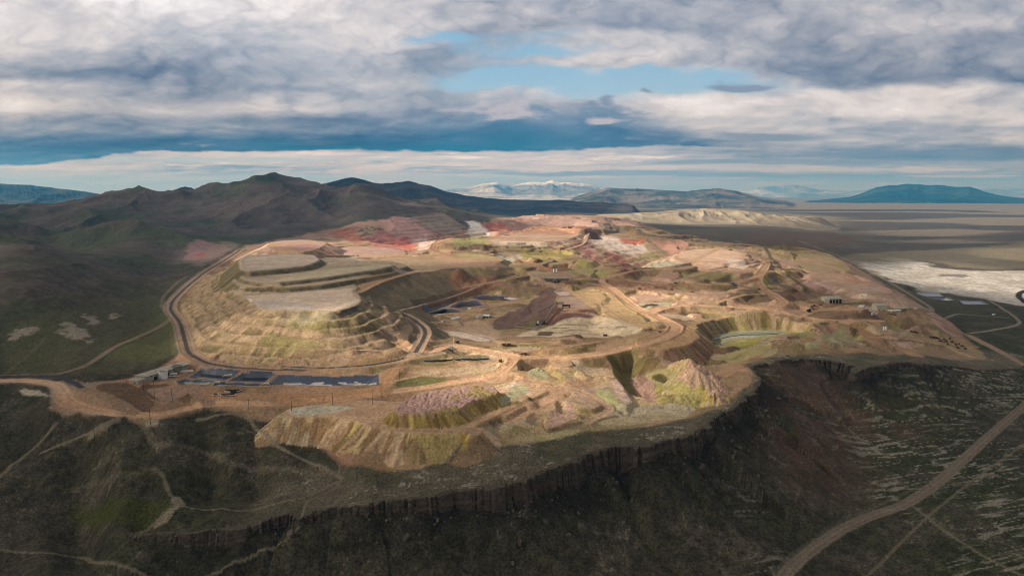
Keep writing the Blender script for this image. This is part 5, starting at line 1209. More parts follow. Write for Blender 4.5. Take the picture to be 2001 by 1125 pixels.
# ==== sky backdrop =============================================================
def build_sky():
    az = np.linspace(R(-66), R(66), 2400)
    el = np.concatenate([np.linspace(R(-1.2), R(17), 520), np.linspace(R(17.4), R(62), 70)])
    A_, E_ = np.meshgrid(az, el)
    dx = np.sin(A_) * np.cos(E_); dy = np.cos(A_) * np.cos(E_); dz = np.sin(E_)
    # chart coordinates: bearing and height of the direction, on the chart's own flat sheet
    zc = dy * cP - dz * sP; yc = dy * sP + dz * cP
    zc = np.maximum(zc, .12)
    u = 1000.5 + F * dx / zc; v = 562.5 - F * yc / zc
    c = sky_chart(u, v)
    edge = sstep(R(66), R(52), np.abs(A_)) * sstep(R(62), R(40), E_)
    RAD = 90000.0
    co = np.stack([dx * RAD, dy * RAD, dz * RAD + CAMZ], -1).reshape(-1, 3).astype(np.float32)
    nr, nc = A_.shape
    i = (np.arange(nr - 1)[:, None] * nc + np.arange(nc - 1)[None, :]).ravel()
    q = np.stack([i, i + nc, i + nc + 1, i + 1], 1).astype(np.int32)
    me = bpy.data.meshes.new("sky"); me.vertices.add(len(co)); me.loops.add(q.size); me.polygons.add(len(q))
    me.vertices.foreach_set("co", co.ravel()); me.loops.foreach_set("vertex_index", q.ravel()); me.polygons.foreach_set("loop_start", np.arange(0, q.size, 4, dtype=np.int32)); me.update()
    a = me.attributes.new("glow", 'FLOAT_COLOR', 'POINT')
    a.data.foreach_set("color", np.concatenate([c.reshape(-1, 3), edge.reshape(-1, 1)], 1).astype(np.float32).ravel())
    m = bpy.data.materials.new("sky"); m.use_nodes = True; nt = m.node_tree; nt.nodes.clear()
    at = nt.nodes.new("ShaderNodeAttribute"); at.attribute_name = "glow"; em = nt.nodes.new("ShaderNodeEmission"); tr = nt.nodes.new("ShaderNodeBsdfTransparent"); mx = nt.nodes.new("ShaderNodeMixShader"); ou = nt.nodes.new("ShaderNodeOutputMaterial")
    em.inputs[1].default_value = .80
    nt.links.new(at.outputs['Color'], em.inputs[0]); nt.links.new(at.outputs['Alpha'], mx.inputs[0]); nt.links.new(tr.outputs[0], mx.inputs[1]); nt.links.new(em.outputs[0], mx.inputs[2]); nt.links.new(mx.outputs[0], ou.inputs[0])
    m.cycles.emission_sampling = 'NONE'
    me.materials.append(m)
    o = bpy.data.objects.new("sky", me); COL.objects.link(o); o["kind"] = "structure"
build_sky()
# ==== things ===================================================================
def thing(name, label, cat, loc=(0, 0, 0), rotz=0.0, group=None):
    o = bpy.data.objects.new(name, None); COL.objects.link(o)
    o.location = loc; o.rotation_euler = (0, 0, rotz); o.empty_display_size = 1
    o["label"] = label; o["category"] = cat
    if group: o["group"] = group
    return o
def tag(o, label, cat, group=None):
    o["label"] = label; o["category"] = cat
    if group: o["group"] = group
    return o
class MB:
    def __init__(self): self.v = []; self.f = []
    def add(self, vs, fs):
        n = len(self.v); self.v += [tuple(p) for p in vs]; self.f += [tuple(i + n for i in f) for f in fs]; return self
    def box(self, x0, x1, y0, y1, z0, z1, rz=0, c=(0, 0, 0)):
        vs = [(x, y, z) for z in (z0, z1) for x, y in ((x0, y0), (x1, y0), (x1, y1), (x0, y1))]
        ca, sa = math.cos(rz), math.sin(rz)
        vs = [(c[0] + x * ca - y * sa, c[1] + x * sa + y * ca, c[2] + z) for x, y, z in vs]
        return self.add(vs, [(3, 2, 1, 0), (4, 5, 6, 7), (0, 1, 5, 4), (1, 2, 6, 5), (2, 3, 7, 6), (3, 0, 4, 7)])
    def gable(self, x0, x1, y0, y1, z0, zr, over=.4):
        """pitched roof with its ridge along x, closed underneath"""
        ym = (y0 + y1) / 2; x0 -= over; x1 += over; y0 -= over; y1 += over
        vs = [(x0, y0, z0), (x1, y0, z0), (x1, y1, z0), (x0, y1, z0), (x0, ym, zr), (x1, ym, zr)]
        return self.add(vs, [(3, 2, 1, 0), (0, 1, 5, 4), (2, 3, 4, 5), (0, 4, 3), (1, 2, 5)])
    def rod(self, a, b, r0, r1=None, n=8):
        a = Vector(a); b = Vector(b); r1 = r0 if r1 is None else r1
        d = (b - a).normalized(); u = d.orthogonal().normalized(); w = d.cross(u); vs = []
        for p, r in ((a, r0), (b, r1)):
            for k in range(n):
                t = 2 * math.pi * k / n; q = p + u * r * math.cos(t) + w * r * math.sin(t); vs.append(q)
        fs = [(k, (k + 1) % n, n + (k + 1) % n, n + k) for k in range(n)] + [tuple(range(n - 1, -1, -1)), tuple(range(n, 2 * n))]
        return self.add(vs, fs)
    def beam(self, a, b, w, h):
        a = Vector(a); b = Vector(b); d = (b - a); d.normalize(); s = d.cross(Vector((0, 0, 1))).normalized() * w / 2; up = s.cross(d).normalized() * h / 2
        vs = [p + i * s + j * up for p in (a, b) for i, j in ((-1, -1), (1, -1), (1, 1), (-1, 1))]
        return self.add(vs, [(3, 2, 1, 0), (4, 5, 6, 7), (0, 1, 5, 4), (1, 2, 6, 5), (2, 3, 7, 6), (3, 0, 4, 7)])
    def lathe(self, prof, n=24, c=(0, 0)):
        vs = [(c[0] + r * math.cos(2 * math.pi * k / n), c[1] + r * math.sin(2 * math.pi * k / n), z) for r, z in prof for k in range(n)]
        fs = [(i * n + k, i * n + (k + 1) % n, (i + 1) * n + (k + 1) % n, (i + 1) * n + k) for i in range(len(prof) - 1) for k in range(n)]
        return self.add(vs, fs)
    def build(self, name, m, parent=None, smooth=False):
        me = bpy.data.meshes.new(name); me.from_pydata(self.v, [], self.f); me.update()
        bm = bmesh.new(); bm.from_mesh(me); bmesh.ops.recalc_face_normals(bm, faces=bm.faces); bm.to_mesh(me); bm.free()
        if smooth: me.polygons.foreach_set("use_smooth", np.ones(len(me.polygons), bool))
        me.materials.append(m)
        o = bpy.data.objects.new(name, me); COL.objects.link(o)
        if parent: o.parent = parent
        return o
def dup(root, loc, rotz, label=None):
    r = root.copy(); COL.objects.link(r); r.location = loc; r.rotation_euler = (0, 0, rotz)
    if label: r["label"] = label
    for ch in list(root.children):
        c = ch.copy(); COL.objects.link(c); c.parent = r
        for gch in ch.children:
            d = gch.copy(); COL.objects.link(d); d.parent = c
    return r
def at(u, v):
    h = hit(u, v); return Vector(h)
K = {
 'roof': mat("weathered_roof", (.42, .385, .315), .7, 0, .14, .25), 'wall': mat("painted_siding", (.34, .31, .24), .8, 0, .12, .3), 'dark': mat("dark_opening", (.018, .018, .02), .9),
 'white': mat("white_paint", (.66, .64, .60), .6, 0, .12, .4), 'steel': mat("galvanised_steel", (.33, .33, .32), .5, .5, .2, .5), 'green': mat("olive_paint", (.17, .18, .10), .7, 0, .2, .4),
 'pole': mat("weathered_wood", (.055, .042, .034), .9), 'conc': mat("concrete", (.14, .125, .11), .9, 0, .2, .2), 'rust': mat("rusty_steel", (.12, .07, .045), .85, .1, .3, .6),
 'black': mat("black_rubber", (.02, .02, .022), .8), 'yellow': mat("machine_yellow", (.42, .27, .05), .6, 0, .15, .5), 'rock': mat("basalt_rock", (.105, .085, .068), .95, 0, .35, .4),
 'cream': mat("cream_siding", (.46, .43, .33), .75, 0, .1, .3), 'belt': mat("conveyor_gallery", (.21, .18, .16), .7, .1, .15, .4), 'tan': mat("tan_siding", (.40, .33, .25), .8),
}
# water in the ponds
def water_mat(name, col, rough):
    m = bpy.data.materials.new(name); m.use_nodes = True; nt = m.node_tree; b = nt.nodes["Principled BSDF"]
    b.inputs['Base Color'].default_value = col + (1,); b.inputs['Roughness'].default_value = rough; b.inputs['Specular IOR Level'].default_value = .5
    nz = nt.nodes.new("ShaderNodeTexNoise"); nz.inputs['Scale'].default_value = .5; nz.inputs['Detail'].default_value = 3; tcn = nt.nodes.new("ShaderNodeTexCoord"); bp = nt.nodes.new("ShaderNodeBump"); bp.inputs['Strength'].default_value = .04
    nt.links.new(tcn.outputs['Object'], nz.inputs['Vector']); nt.links.new(nz.outputs['Fac'], bp.inputs['Height']); nt.links.new(bp.outputs['Normal'], b.inputs['Normal'])
    return m
WAT = {'dark': water_mat("dark_water", (.012, .018, .028), .12), 'grey': water_mat("grey_water", (.16, .17, .19), .3), 'pale': water_mat("pale_water", (.19, .205, .15), .35)}
def water(rim, z, shrink, key, name="water"):
    c = np.mean(np.array(rim), 0); pts = []
    for x, y in rim:
        dx, dy = x - c[0], y - c[1]; L = math.hypot(dx, dy); f = max((L - shrink * .5) / L, .2)
        pts.append((c[0] + dx * f, c[1] + dy * f, z))
    me = bpy.data.meshes.new(name); me.from_pydata(pts, [], [tuple(range(len(pts)))]); me.update(); me.materials.append(WAT[key])
    o = bpy.data.objects.new(name, me); COL.objects.link(o); o["kind"] = "structure"
for rim, zr_, dep, slp, lv, nm in PONDS:
    if nm in ('big', 'e2', 'pale'): continue
    key = {'e1': 'grey', 'e3': 'grey', 'c4': 'dark'}.get(nm, 'dark')
    water(rim, zr_ + lv, 0, key)
water([px(u, v, 43.0) for u, v in ((1388, 662), (1402, 656), (1426, 651), (1490, 649), (1530, 650.5), (1500, 653), (1450, 654), (1420, 658), (1398, 664))], 43.2, 0, 'pale')

# long process building
p0 = Vector(px(258, 744, 58)).to_3d(); p1 = Vector(px(286, 748, 58)).to_3d(); pe = Vector(px(372, 721, 58)).to_3d()
def long_building():
    a = Vector((*px(286, 748, 58), 58)); b = Vector((*px(371, 722, 58), 58)); w = 12.5
    d = (b - a); L = d.length; ang = math.atan2(d.y, d.x)
    o = thing("process_building", "long low process building with pale flat-pitched roof beside the two open tanks", "industrial building", a, ang)
    MB().box(0, L, 0, w, 0, 5.6).build("wall", K['wall'], o)
    rf = MB().gable(-.3, L + .3, -.2, w + .2, 5.6, 6.7).build("roof", K['roof'], o)
    for k in range(7):
        MB().lathe([(.35, 0), (.35, .8), (.55, .82), (0.02, 1.1)], 8, (8 + k * (L - 14) / 6.5, 3.2 if k % 2 else 9.0)).build("roof_vent", K['steel'], rf).location = (0, 0, 5.9 + (.45 if k % 2 else .5))
    for k in range(6):
        x = 8 + k * (L - 16) / 5
        MB().box(x, x + 3.6, -.06, .0, .05, 3.4).build("roller_door", K['tan'] if k % 2 else K['dark'], o)
    for k in range(9):
        x = 5 + k * (L - 10) / 8
        MB().box(x, x + 1.4, -.05, .0, 4.1, 4.9).build("window", K['dark'], o)
    # lower annexe on the near end
    MB().box(-7.5, -.01, 1.0, w - 1, 0, 3.4).build("annexe", K['tan'], o)
    MB().box(-7.8, -.02, .7, w - .7, 3.4, 3.75).build("annexe_roof", K['roof'], o)
    MB().box(-7.56, -7.5, 4, 5.2, .05, 2.3).build("door", K['dark'], o)
    return o
long_building()
def open_tank(u, v, r, h, m, label):
    x, y = px(u, v, 58); o = thing("process_tank", label, "tank", (x, y, 58.0))
    MB().lathe([(r, 0), (r, h), (r - .12, h), (r - .12, h * .55), (.02, h * .5)], 32).build("shell", m, o, True)
    MB().lathe([(r + .02, h - .35), (r + .18, h - .35), (r + .18, h + .02), (r + .02, h + .02)], 32).build("rim_girder", K['steel'], o)
    lb = MB()
    for s in (-.25, .25): lb.rod((s, -r - .25, 0), (s, -r - .25, h + .9), .04)
    for k in range(int(h / .4)): lb.rod((-.25, -r - .25, .3 + k * .4), (.25, -r - .25, .3 + k * .4), .025)
    lb.build("ladder", K['steel'], o)
    MB().rod((r * .2, -r - .1, .8), (r * .2, -r - 2.2, .8), .22).build("outlet_pipe", K['steel'], o)
    return o
open_tank(319, 739, 4.0, 7.4, K['white'], "pale grey open-topped tank, nearer one in front of the long process building")
open_tank(346, 729, 4.1, 7.2, K['green'], "olive open-topped tank, farther one at the back end of the process building")
x, y = px(357, 729, 58)
o = thing("storage_vessel", "white horizontal cylindrical vessel lying beside the olive tank", "tank", (x, y, 58), R(12))
MB().rod((-2, 0, 1.6), (9, 0, 1.6), 1.25, n=18).build("shell", K['white'], o, False)
for xx in (0, 7): MB().box(xx - .3, xx + .3, -1, 1, 0, .9).build("saddle", K['conc'], o)
x, y = px(333, 737, 58)
o = thing("pump_house", "small grey pump house with pipes between the two open tanks", "shed", (x, y, 58), R(14))
MB().box(0, 5, 0, 3, 0, 2.8).build("wall", K['steel'], o); MB().box(-.2, 5.2, -.2, 3.2, 2.8, 3.0).build("roof", K['white'], o)
MB().rod((-2, -.6, 1.2), (8, -.6, 1.2), .3).build("pipe", K['white'], o)
MB().box(1, 2, -.05, 0, .05, 2.2).build("door", K['dark'], o)

# walkways, pumps and pipes by the ponds
for (u, v, L, rz, lab) in ((444, 735, 9, .3, "pale pump barge at the corner between the west and middle ponds"), (520, 751, 6, .1, "white pump skid on the berm at the near end of the long pond"), (478, 729, 8, -.2, "pale pump skid at the far bank of the middle pond"), (425, 748, 5, 0, "small pump skid on the strip between the pale pond and the dark pond")):
    x, y = px(u, v, 58); o = thing("pump_skid", lab, "pump", (x, y, 58.1), rz, "pump skids round the lined ponds")
    MB().box(-L / 2, L / 2, -1, 1, 0, .35).build("deck", K['steel'], o)
    MB().rod((-L * .3, 0, 1.0), (L * .15, 0, 1.0), .6, n=12).build("pump", K['white'], o)
    MB().box(L * .2, L * .42, -.7, .7, .35, 1.7).build("motor_housing", K['white'], o)
    MB().rod((L * .1, 0, .8), (L * .1 + 3.5, 3.2, -.8), .16).build("hose", K['black'], o)
x, y = px(500, 723, 58)
o = thing("pipe_rack", "dark pipe rack with parallel pipes along the back of the ponds", "pipe rack", (x, y, 58), R(-3))
for k in range(5): MB().rod((-26, k * .9, 1.3), (22, k * .9, 1.3), .22).build("pipe", K['black'] if k % 2 else K['steel'], o)
for k in range(8): MB().box(-24 + k * 6, -23.7 + k * 6, -.4, 4.2, 0, 1.08).build("support", K['rust'], o)

# wooden power poles
def make_pole(loc, rz, h, label):
    o = thing("power_pole", label, "power pole", loc, rz, "power poles round the plant")
    MB().rod((0, 0, -.5), (0, 0, h), .19, .12, 8).build("pole", K['pole'], o)
    a = MB().box(-1.5, 1.5, -.09, .09, h - .9, h - .7).build("crossarm", K['pole'], o)
    for s in (-1.3, 0, 1.3): MB().lathe([(.03, 0), (.09, .02), (.06, .14), (.09, .16), (.02, .26)], 8, (s, 0)).build("insulator", K['steel'], a).location = (0, 0, h - .7)
    return o
POLES = [(400, 815, 15, "power pole on the scrub slope below the haul road bend"), (487, 809, 12, "power pole beside the pale turning pad at the head of the dirt track"), (294, 830, 12.5, "power pole on the small pale dirt spur left of the scrub slope"),
 (302, 775, 14, "power pole at the near corner of the sunken pink yard"), (337, 785, 11, "power pole standing inside the sunken pink yard"), (281, 763, 9, "power pole on the bank above the sunken pink yard"), (570, 803, 12, "power pole on the whitish pad above the yellow dump"),
 (650, 791, 10, "power pole beside the dark rubble on the orange pad"), (728, 790, 12, "power pole with dark material scattered round its foot on the orange pad"), (745, 778, 12.5, "power pole at the roadside near the end of the long pond"), (247, 752, 10, "power pole in front of the low end of the process building"),
 (185, 856, 10, "power pole on the short pale strip left in the scrub"), (781, 741, 10, "power pole on the green grass strip by the forked road")]
first = None
for (u, v, h, lab) in POLES:
    p = at(u, v); rz = random.Random(u).uniform(-.4, .4)
    if first is None: first = make_pole(p, rz, 12, lab); first.scale = (1, 1, h / 12)
    else:
        q = dup(first, p, rz, lab); q.scale = (1, 1, h / 12)

# mast on the road junction
p = at(887, 683)
o = thing("radio_mast", "slim white radio mast with small dishes beside the haul road junction", "mast", p)
MB().rod((0, 0, -.3), (0, 0, 13), .24, .14).build("pole", K['white'], o)
MB().box(-.1, .1, -.1, .1, 13, 14.5).build("antenna", K['white'], o)
for s, z in ((-1, 9), (1, 11)): MB().lathe([(.02, 0), (.5, .1), (.7, .3)], 12).build("dish", K['white'], o).location = (s * .5, 0, z)
p = at(881, 682)
o = thing("equipment_cabinet", "small white equipment cabinet at the foot of the radio mast", "cabinet", p)
MB().box(-1.4, 1.4, -1, 1, 0, 2.4).build("housing", K['white'], o); MB().box(-1.6, 1.6, -1.2, 1.2, 2.4, 2.55).build("lid", K['steel'], o); MB().box(-.5, .5, -1.05, -1, .1, 2.0).build("door", K['steel'], o)

# sheds
def shed(name, cat, lab, u0, u1, v, h, dep, wm, rm, pitched=True, bays=0, doors=1, rz=0.0, grp=None):
    a = at(u0, v); b = at(u1, v); z = min(a.z, b.z); L = (b - a).to_2d().length
    o = thing(name, lab, cat, (a.x, a.y, z - .15), math.atan2(b.y - a.y, b.x - a.x) + rz, grp)
    MB().box(0, L, 0, dep, 0, h).build("wall", wm, o)
    if pitched: MB().gable(0, L, 0, dep, h, h + dep * .16, .3).build("roof", rm, o)
    else: MB().box(-.3, L + .3, -.3, dep + .3, h, h + .35).build("roof", rm, o)
    for k in range(bays):
        w = L / bays; MB().box(w * k + w * .12, w * (k + 1) - w * .12, -.08, 0, .1, h * .78).build("bay_door", K['dark'], o)
    if not bays:
        for k in range(doors): MB().box(L * (.25 + .4 * k), L * (.25 + .4 * k) + min(1.2, L * .1), -.05, 0, .1, 2.1).build("door", K['dark'], o)
        for k in range(max(1, int(L / 5))): 
            x = L * (k + .6) / max(1, int(L / 5)); MB().box(x - .5, x + .5, -.04, 0, 1.2, 1.4).build("window", K['dark'], o)
    return o
shed("white_shed", "shed", "white gabled shed left of the twin pale sheds in the pit yard", 888, 899, 624, 3.0, 6, K['white'], K['white'])
shed("flatbed_trailer", "trailer", "long low pale trailer at the left edge of the pit yard", 865, 878, 629, 2.6, 3, K['white'], K['steel'], False)
shed("workshop_shed", "shed", "left one of the twin pale sheds below the purple spill slope", 933, 942, 622, 3.6, 6, K['white'], K['roof'])
shed("workshop_shed", "shed", "right one of the twin pale sheds, with darker bays, below the purple spill slope", 944, 955, 622, 4.2, 7, K['wall'], K['white'], True, 2)
shed("shipping_container", "container", "white container on the bank of the central lined pond", 914, 919, 604, 2.5, 2.5, K['white'], K['white'], False)
shed("pump_house", "shed", "tan pump house beside the white container on the central pond bank", 904, 912, 604, 2.2, 3, K['tan'], K['roof'], False)
shed("truck_shop", "workshop", "large truck shop with four dark open bays at the east side of the mine", 1620, 1645, 593, 8.2, 16, K['cream'], K['roof'], True, 4)
shed("shop_wing", "workshop", "pale side wing joined to the left end of the large truck shop", 1611, 1619.4, 592, 6.0, 16, K['cream'], K['cream'], True)
shed("warehouse", "warehouse", "tall cream warehouse above the yard of stored parts", 1713, 1733, 607, 7.6, 14, K['cream'], K['roof'], True, 0, 2)
shed("office_building", "office", "low cream office row in front of the tall cream warehouse", 1741, 1761, 610.5, 3.2, 8, K['cream'], K['white'], True, 0, 3)
shed("office_building", "office", "long narrow tan office row behind the low cream one", 1750, 1777, 605, 3.0, 7, K['tan'], K['roof'], True, 0, 3)
shed("storage_shed", "shed", "small white flat-roofed shed between truck shop and cream warehouse", 1680, 1690, 600, 2.8, 7, K['white'], K['white'], False)
shed("storage_tent", "tent", "low white storage tent at the foot of the pink flat-topped dump", 1682, 1694, 579, 3.0, 9, K['white'], K['white'], True)
shed("site_trailer", "trailer", "small pale site trailer by the fork of the tracks near the evaporation ponds", 1941, 1945, 616, 2.6, 3, K['white'], K['white'], False)
shed("site_trailer", "trailer", "small pale site trailer on the flat right of the long narrow tan office row", 1789, 1794, 604, 2.6, 3, K['white'], K['white'], False)
for (u, v, lab) in ((1727, 645, "left one of the two white upright tanks on the flat pad below the plant"), (1731, 645, "right one of the two white upright tanks on the flat pad below the plant")):
    p = at(u, v); o = thing("water_tank", lab, "tank", p, 0, "white upright tanks")
    MB().lathe([(1.3, 0), (1.3, 4.0), (.9, 4.4), (.02, 4.6)], 18).build("shell", K['white'], o, True)
    MB().rod((0, -1.3, .5), (0, -2.2, .5), .12).build("outlet_pipe", K['steel'], o)

# crusher wall, twin silos, tower in the notch
a = Vector((*px(1063, 545, 81), 0)); b = Vector((*px(1113, 545, 81), 0)); d = b - a; L = d.length
o = thing("retaining_wall", "dark grey retaining wall under the twin silos with a crusher tower in it", "wall", (a.x, a.y, 0), math.atan2(d.y, d.x))
w = MB(); zt, zb = 81.4, 68.0
w.add([(0, 0, zt), (L, 0, zt), (L - 9, 0, zb), (9, 0, zb), (0, 1.2, zt), (L, 1.2, zt), (L - 9, 1.2, zb), (9, 1.2, zb)], [(0, 3, 2, 1), (4, 5, 6, 7), (0, 1, 5, 4), (1, 2, 6, 5), (2, 3, 7, 6), (3, 0, 4, 7)])
w.build("face", K['conc'], o)
for k in range(9): MB().box(3 + k * (L - 6) / 8, 3.5 + k * (L - 6) / 8, -.12, 0, 72.5, zt - .2).build("buttress", K['conc'], o)
m_ = Vector((*px(1084, 545, 81), 0))
o = thing("crusher_tower", "dark open-framed crusher tower set in the middle of the retaining wall", "crusher", (m_.x, m_.y - 3.2, 68), math.atan2(d.y, d.x))
for sx in (-2.6, 2.6):
    for sy in (-1.5, 1.8): MB().box(sx - .3, sx + .3, sy - .3, sy + .3, 0, 13.6).build("column", K['tan'], o)
for k in range(4): MB().box(-2.9, 2.9, -1.8, 2.1, 3.2 + k * 3.3, 3.6 + k * 3.3).build("floor", K['tan'], o)
MB().box(-2.2, 2.2, .6, 1.4, 0, 13).build("shaft", K['dark'], o)
MB().lathe([(3.2, 0), (3.4, .5), (1.4, -2.0)], 4).build("feed_hopper", K['steel'], o).location = (0, 0, 13.6)
MB().box(-4.5, 4.5, -4, -2, 0, 1.6).build("discharge_box", K['white'], o)
for (u, lab) in ((1082.5, "left one of the twin slim white silos above the retaining wall"), (1087.5, "right one of the twin slim white silos above the retaining wall")):
    x, y = px(u, 533, 81.5); o = thing("silo", lab, "silo", (x, y, 81), 0, "twin silos")
    MB().lathe([(1.35, 1.2), (1.35, 7.0), (.3, 7.9), (.02, 8.0)], 20).build("shell", K['white'], o, True)
    MB().lathe([(.3, .3), (1.34, 1.2)], 16).build("hopper", K['steel'], o)
    for k in range(4): t = k * math.pi / 2 + .78; MB().rod((1.2 * math.cos(t), 1.2 * math.sin(t), -.1), (1.2 * math.cos(t), 1.2 * math.sin(t), 1.6), .1).build("leg", K['steel'], o)

# conveyors and screens in the pit
def conveyor(lab, pa, pb, za, zb, w=2.0, legs=4):
    a = at(*pa); b = at(*pb); a.z += za; b.z += zb
    o = thing("conveyor", lab, "conveyor", (a.x, a.y, min(a.z - za, b.z - zb)), 0, "conveyors of the crushing plant")
    off = o.location.copy(); A_ = a - off; B_ = b - off
    MB().beam(A_, B_, w, .5).build("belt_frame", K['belt'], o)
    MB().beam(A_ + Vector((0, 0, .6)), B_ + Vector((0, 0, .6)), w * .7, .6).build("cover", K['belt'], o)
    MB().rod(A_ + Vector((-1, 0, 0)), A_ + Vector((1, 0, 0)), .6).build("drum", K['black'], o)
    for k in range(legs):
        f = (k + .5) / legs; q = A_.lerp(B_, f); h = hit_z(off.x + q.x, off.y + q.y) - off.z
        if q.z - h > .8:
            lg = MB()
            for s in (-.9, .9): lg.rod((q.x + s * 1.4, q.y, h - .3), (q.x + s * .7, q.y, q.z - .25), .16)
            lg.build("trestle", K['rust'], o)
    return o
def hit_z(x, y):
    r = np.clip(np.searchsorted(YR, y), 1, NR - 1); c = np.clip(np.searchsorted(TC, x / y), 1, NC - 1)
    return float(Z.reshape(NR, NC)[r, c])
conveyor("tall inclined conveyor arm pointing left from the screening plant", (1089, 603), (1050, 620), 9.0, 6.0, 1.4)
conveyor("steep conveyor descending from the screening plant to the dark crusher", (1087, 604), (1064, 633), 9.5, 4.5, 1.5)
conveyor("low dark conveyor running down left from the crusher", (1063, 632), (1048, 645), 4.0, 1.2, 1.4)
conveyor("long level conveyor across the floor at the foot of the purple slope", (1006, 640), (1050, 646), 1.4, 1.6, 1.1)
p = at(1094, 602)
o = thing("screening_plant", "rusty screening plant at the top of the conveyor arms", "screening plant", p, .1)
for sx in (-4, 4):
    for sy in (-2.5, 2.5): MB().box(sx - .3, sx + .3, sy - .3, sy + .3, -.5, 8).build("column", K['rust'], o)
MB().box(-5, 5, -3.2, 3.2, 5.2, 5.6).build("deck", K['steel'], o)
MB().box(-3.6, 3.2, -2.4, 2.4, 5.6, 9.2).build("screen_box", K['tan'], o); MB().box(4.2, 14, -1.4, 1.4, 2.5, 4.6).build("feed_bin", K['rust'], o)
MB().box(12.5, 13.5, -1.2, 1.2, -.3, 2.5).build("support", K['rust'], o)
p = at(1056, 634)
o = thing("cone_crusher", "dark bulky crusher standing where the two conveyor arms meet the ground", "crusher", p, -.1)
MB().box(-6, 6, -3, 3, -.4, 1.2).build("base_frame", K['black'], o); MB().lathe([(2.6, 1.2), (2.9, 3.4), (2.0, 4.2), (2.8, 6.0), (2.6, 6.2), (1.2, 4.6)], 20, (-2, 0)).build("crusher_bowl", K['steel'], o, True)
MB().box(1.5, 5.5, -2.2, 2.2, 1.2, 4.6).build("motor_house", K['black'], o)
for s in (-5.4, 5.4): MB().rod((s, -2.6, 0), (s, -2.6, 7), .18).build("column", K['rust'], o)
MB().box(-6, 6, -3, -2.2, 6.6, 7.0).build("walkway", K['rust'], o)

# vehicles
def make_truck(lab, loc, rz, m, grp):
    o = thing("haul_truck", lab, "haul truck", loc, rz, grp)
    MB().box(-4.2, 4.4, -1.7, 1.7, 1.2, 1.4).build("chassis", m, o)
    MB().add([(-4.8, -2.4, 2.6), (2.0, -2.4, 2.2), (2.0, 2.4, 2.2), (-4.8, 2.4, 2.6), (-5.6, -2.6, 4.6), (4.6, -2.6, 4.8), (4.6, 2.6, 4.8), (-5.6, 2.6, 4.6)], [(3, 2, 1, 0), (0, 1, 5, 4), (1, 2, 6, 5), (2, 3, 7, 6), (3, 0, 4, 7), (4, 5, 6, 7)]).build("dump_body", m, o)
    MB().box(2.2, 4.2, .3, 1.8, 2.0, 3.7).build("cab", K['dark'], o)
    for x in (-2.8, 3.0):
        for y in (-1.7, 1.7):
            wv = MB().rod((x, y - .55, 1.25), (x, y + .55, 1.25), 1.25, n=16).build("wheel", K['black'], o); MB().rod((x, y - .6, 1.25), (x, y + .6, 1.25), .5, n=10).build("rim", K['steel'], wv)
    return o
t0 = make_truck("dark haul truck driving on the road right of the pale stockyard", at(1183, 657), .25, K['rust'], "haul trucks"); t0.scale = (.5, .5, .5)
for (u, v, rz, lab) in ((985, 675, 0, "left one of two small dark trucks on the flat above the road junction"), (995, 675, .1, "right one of two small dark trucks on the flat above the road junction"), (978, 707, 1.3, "dark haul truck parked at the edge of the pale flat beside the junction road"),
                        (1320, 554, .1, "far dark haul truck on the road to the east terraces"), (1313, 567, 2.9, "far dark haul truck on the shelf above the green pit"), (894, 670, .4, "dark haul truck just behind the radio mast"), (562, 534, .1, "tiny dark haul truck on the second step of the leach heap"), (1483, 566, 1.8, "far dark haul truck on the bend of the eastern haul road")):
    dup(t0, at(u, v), rz, lab)
def make_car(lab, loc, rz, m):
    o = thing("parked_car", lab, "car", loc, rz, "vehicles parked by the plant")
    MB().add([(-2.3, -.9, .35), (2.3, -.9, .35), (2.3, .9, .35), (-2.3, .9, .35), (-2.3, -.9, .95), (2.3, -.9, .9), (2.3, .9, .9), (-2.3, .9, .95)], [(3, 2, 1, 0), (0, 1, 5, 4), (1, 2, 6, 5), (2, 3, 7, 6), (3, 0, 4, 7), (4, 5, 6, 7)]).build("body", m, o)
    MB().add([(-1.6, -.82, .94), (1.2, -.82, .93), (1.2, .82, .93), (-1.6, .82, .94), (-1.3, -.7, 1.6), (.5, -.7, 1.6), (.5, .7, 1.6), (-1.3, .7, 1.6)], [(3, 2, 1, 0), (0, 1, 5, 4), (1, 2, 6, 5), (2, 3, 7, 6), (3, 0, 4, 7), (4, 5, 6, 7)]).build("cabin", K['dark'], o)
    for x in (-1.4, 1.4):
        for y in (-.85, .85): MB().rod((x, y - .12, .36), (x, y + .12, .36), .36, n=12).build("wheel", K['black'], o)
    return o
rn = random.Random(7)
cw = make_car("white car parked in the yard between the ponds and the road", at(443, 765), 1.4, K['white'])
cd = make_car("dark car parked among white cars in the yard", at(455.5, 765.5), 1.4, K['black'])
for k in range(13): dup(cw, at(445 + k * 1.75 + rn.uniform(-.4, .4), 764.5 + rn.uniform(-.7, 1.6)), 1.4 + rn.uniform(-.3, .3))
for k in range(6): dup(cw, at(436 + k * 4 + rn.uniform(-1, 1), 773 + rn.uniform(-1, 1)), rn.uniform(0, 3))
for k in range(3): dup(cd, at(454.5 + k * 3, 766.5 + rn.uniform(-.5, .5)), 1.4)
q = dup(cw, at(422, 773), .3, "single white car parked apart at the left of the yard")
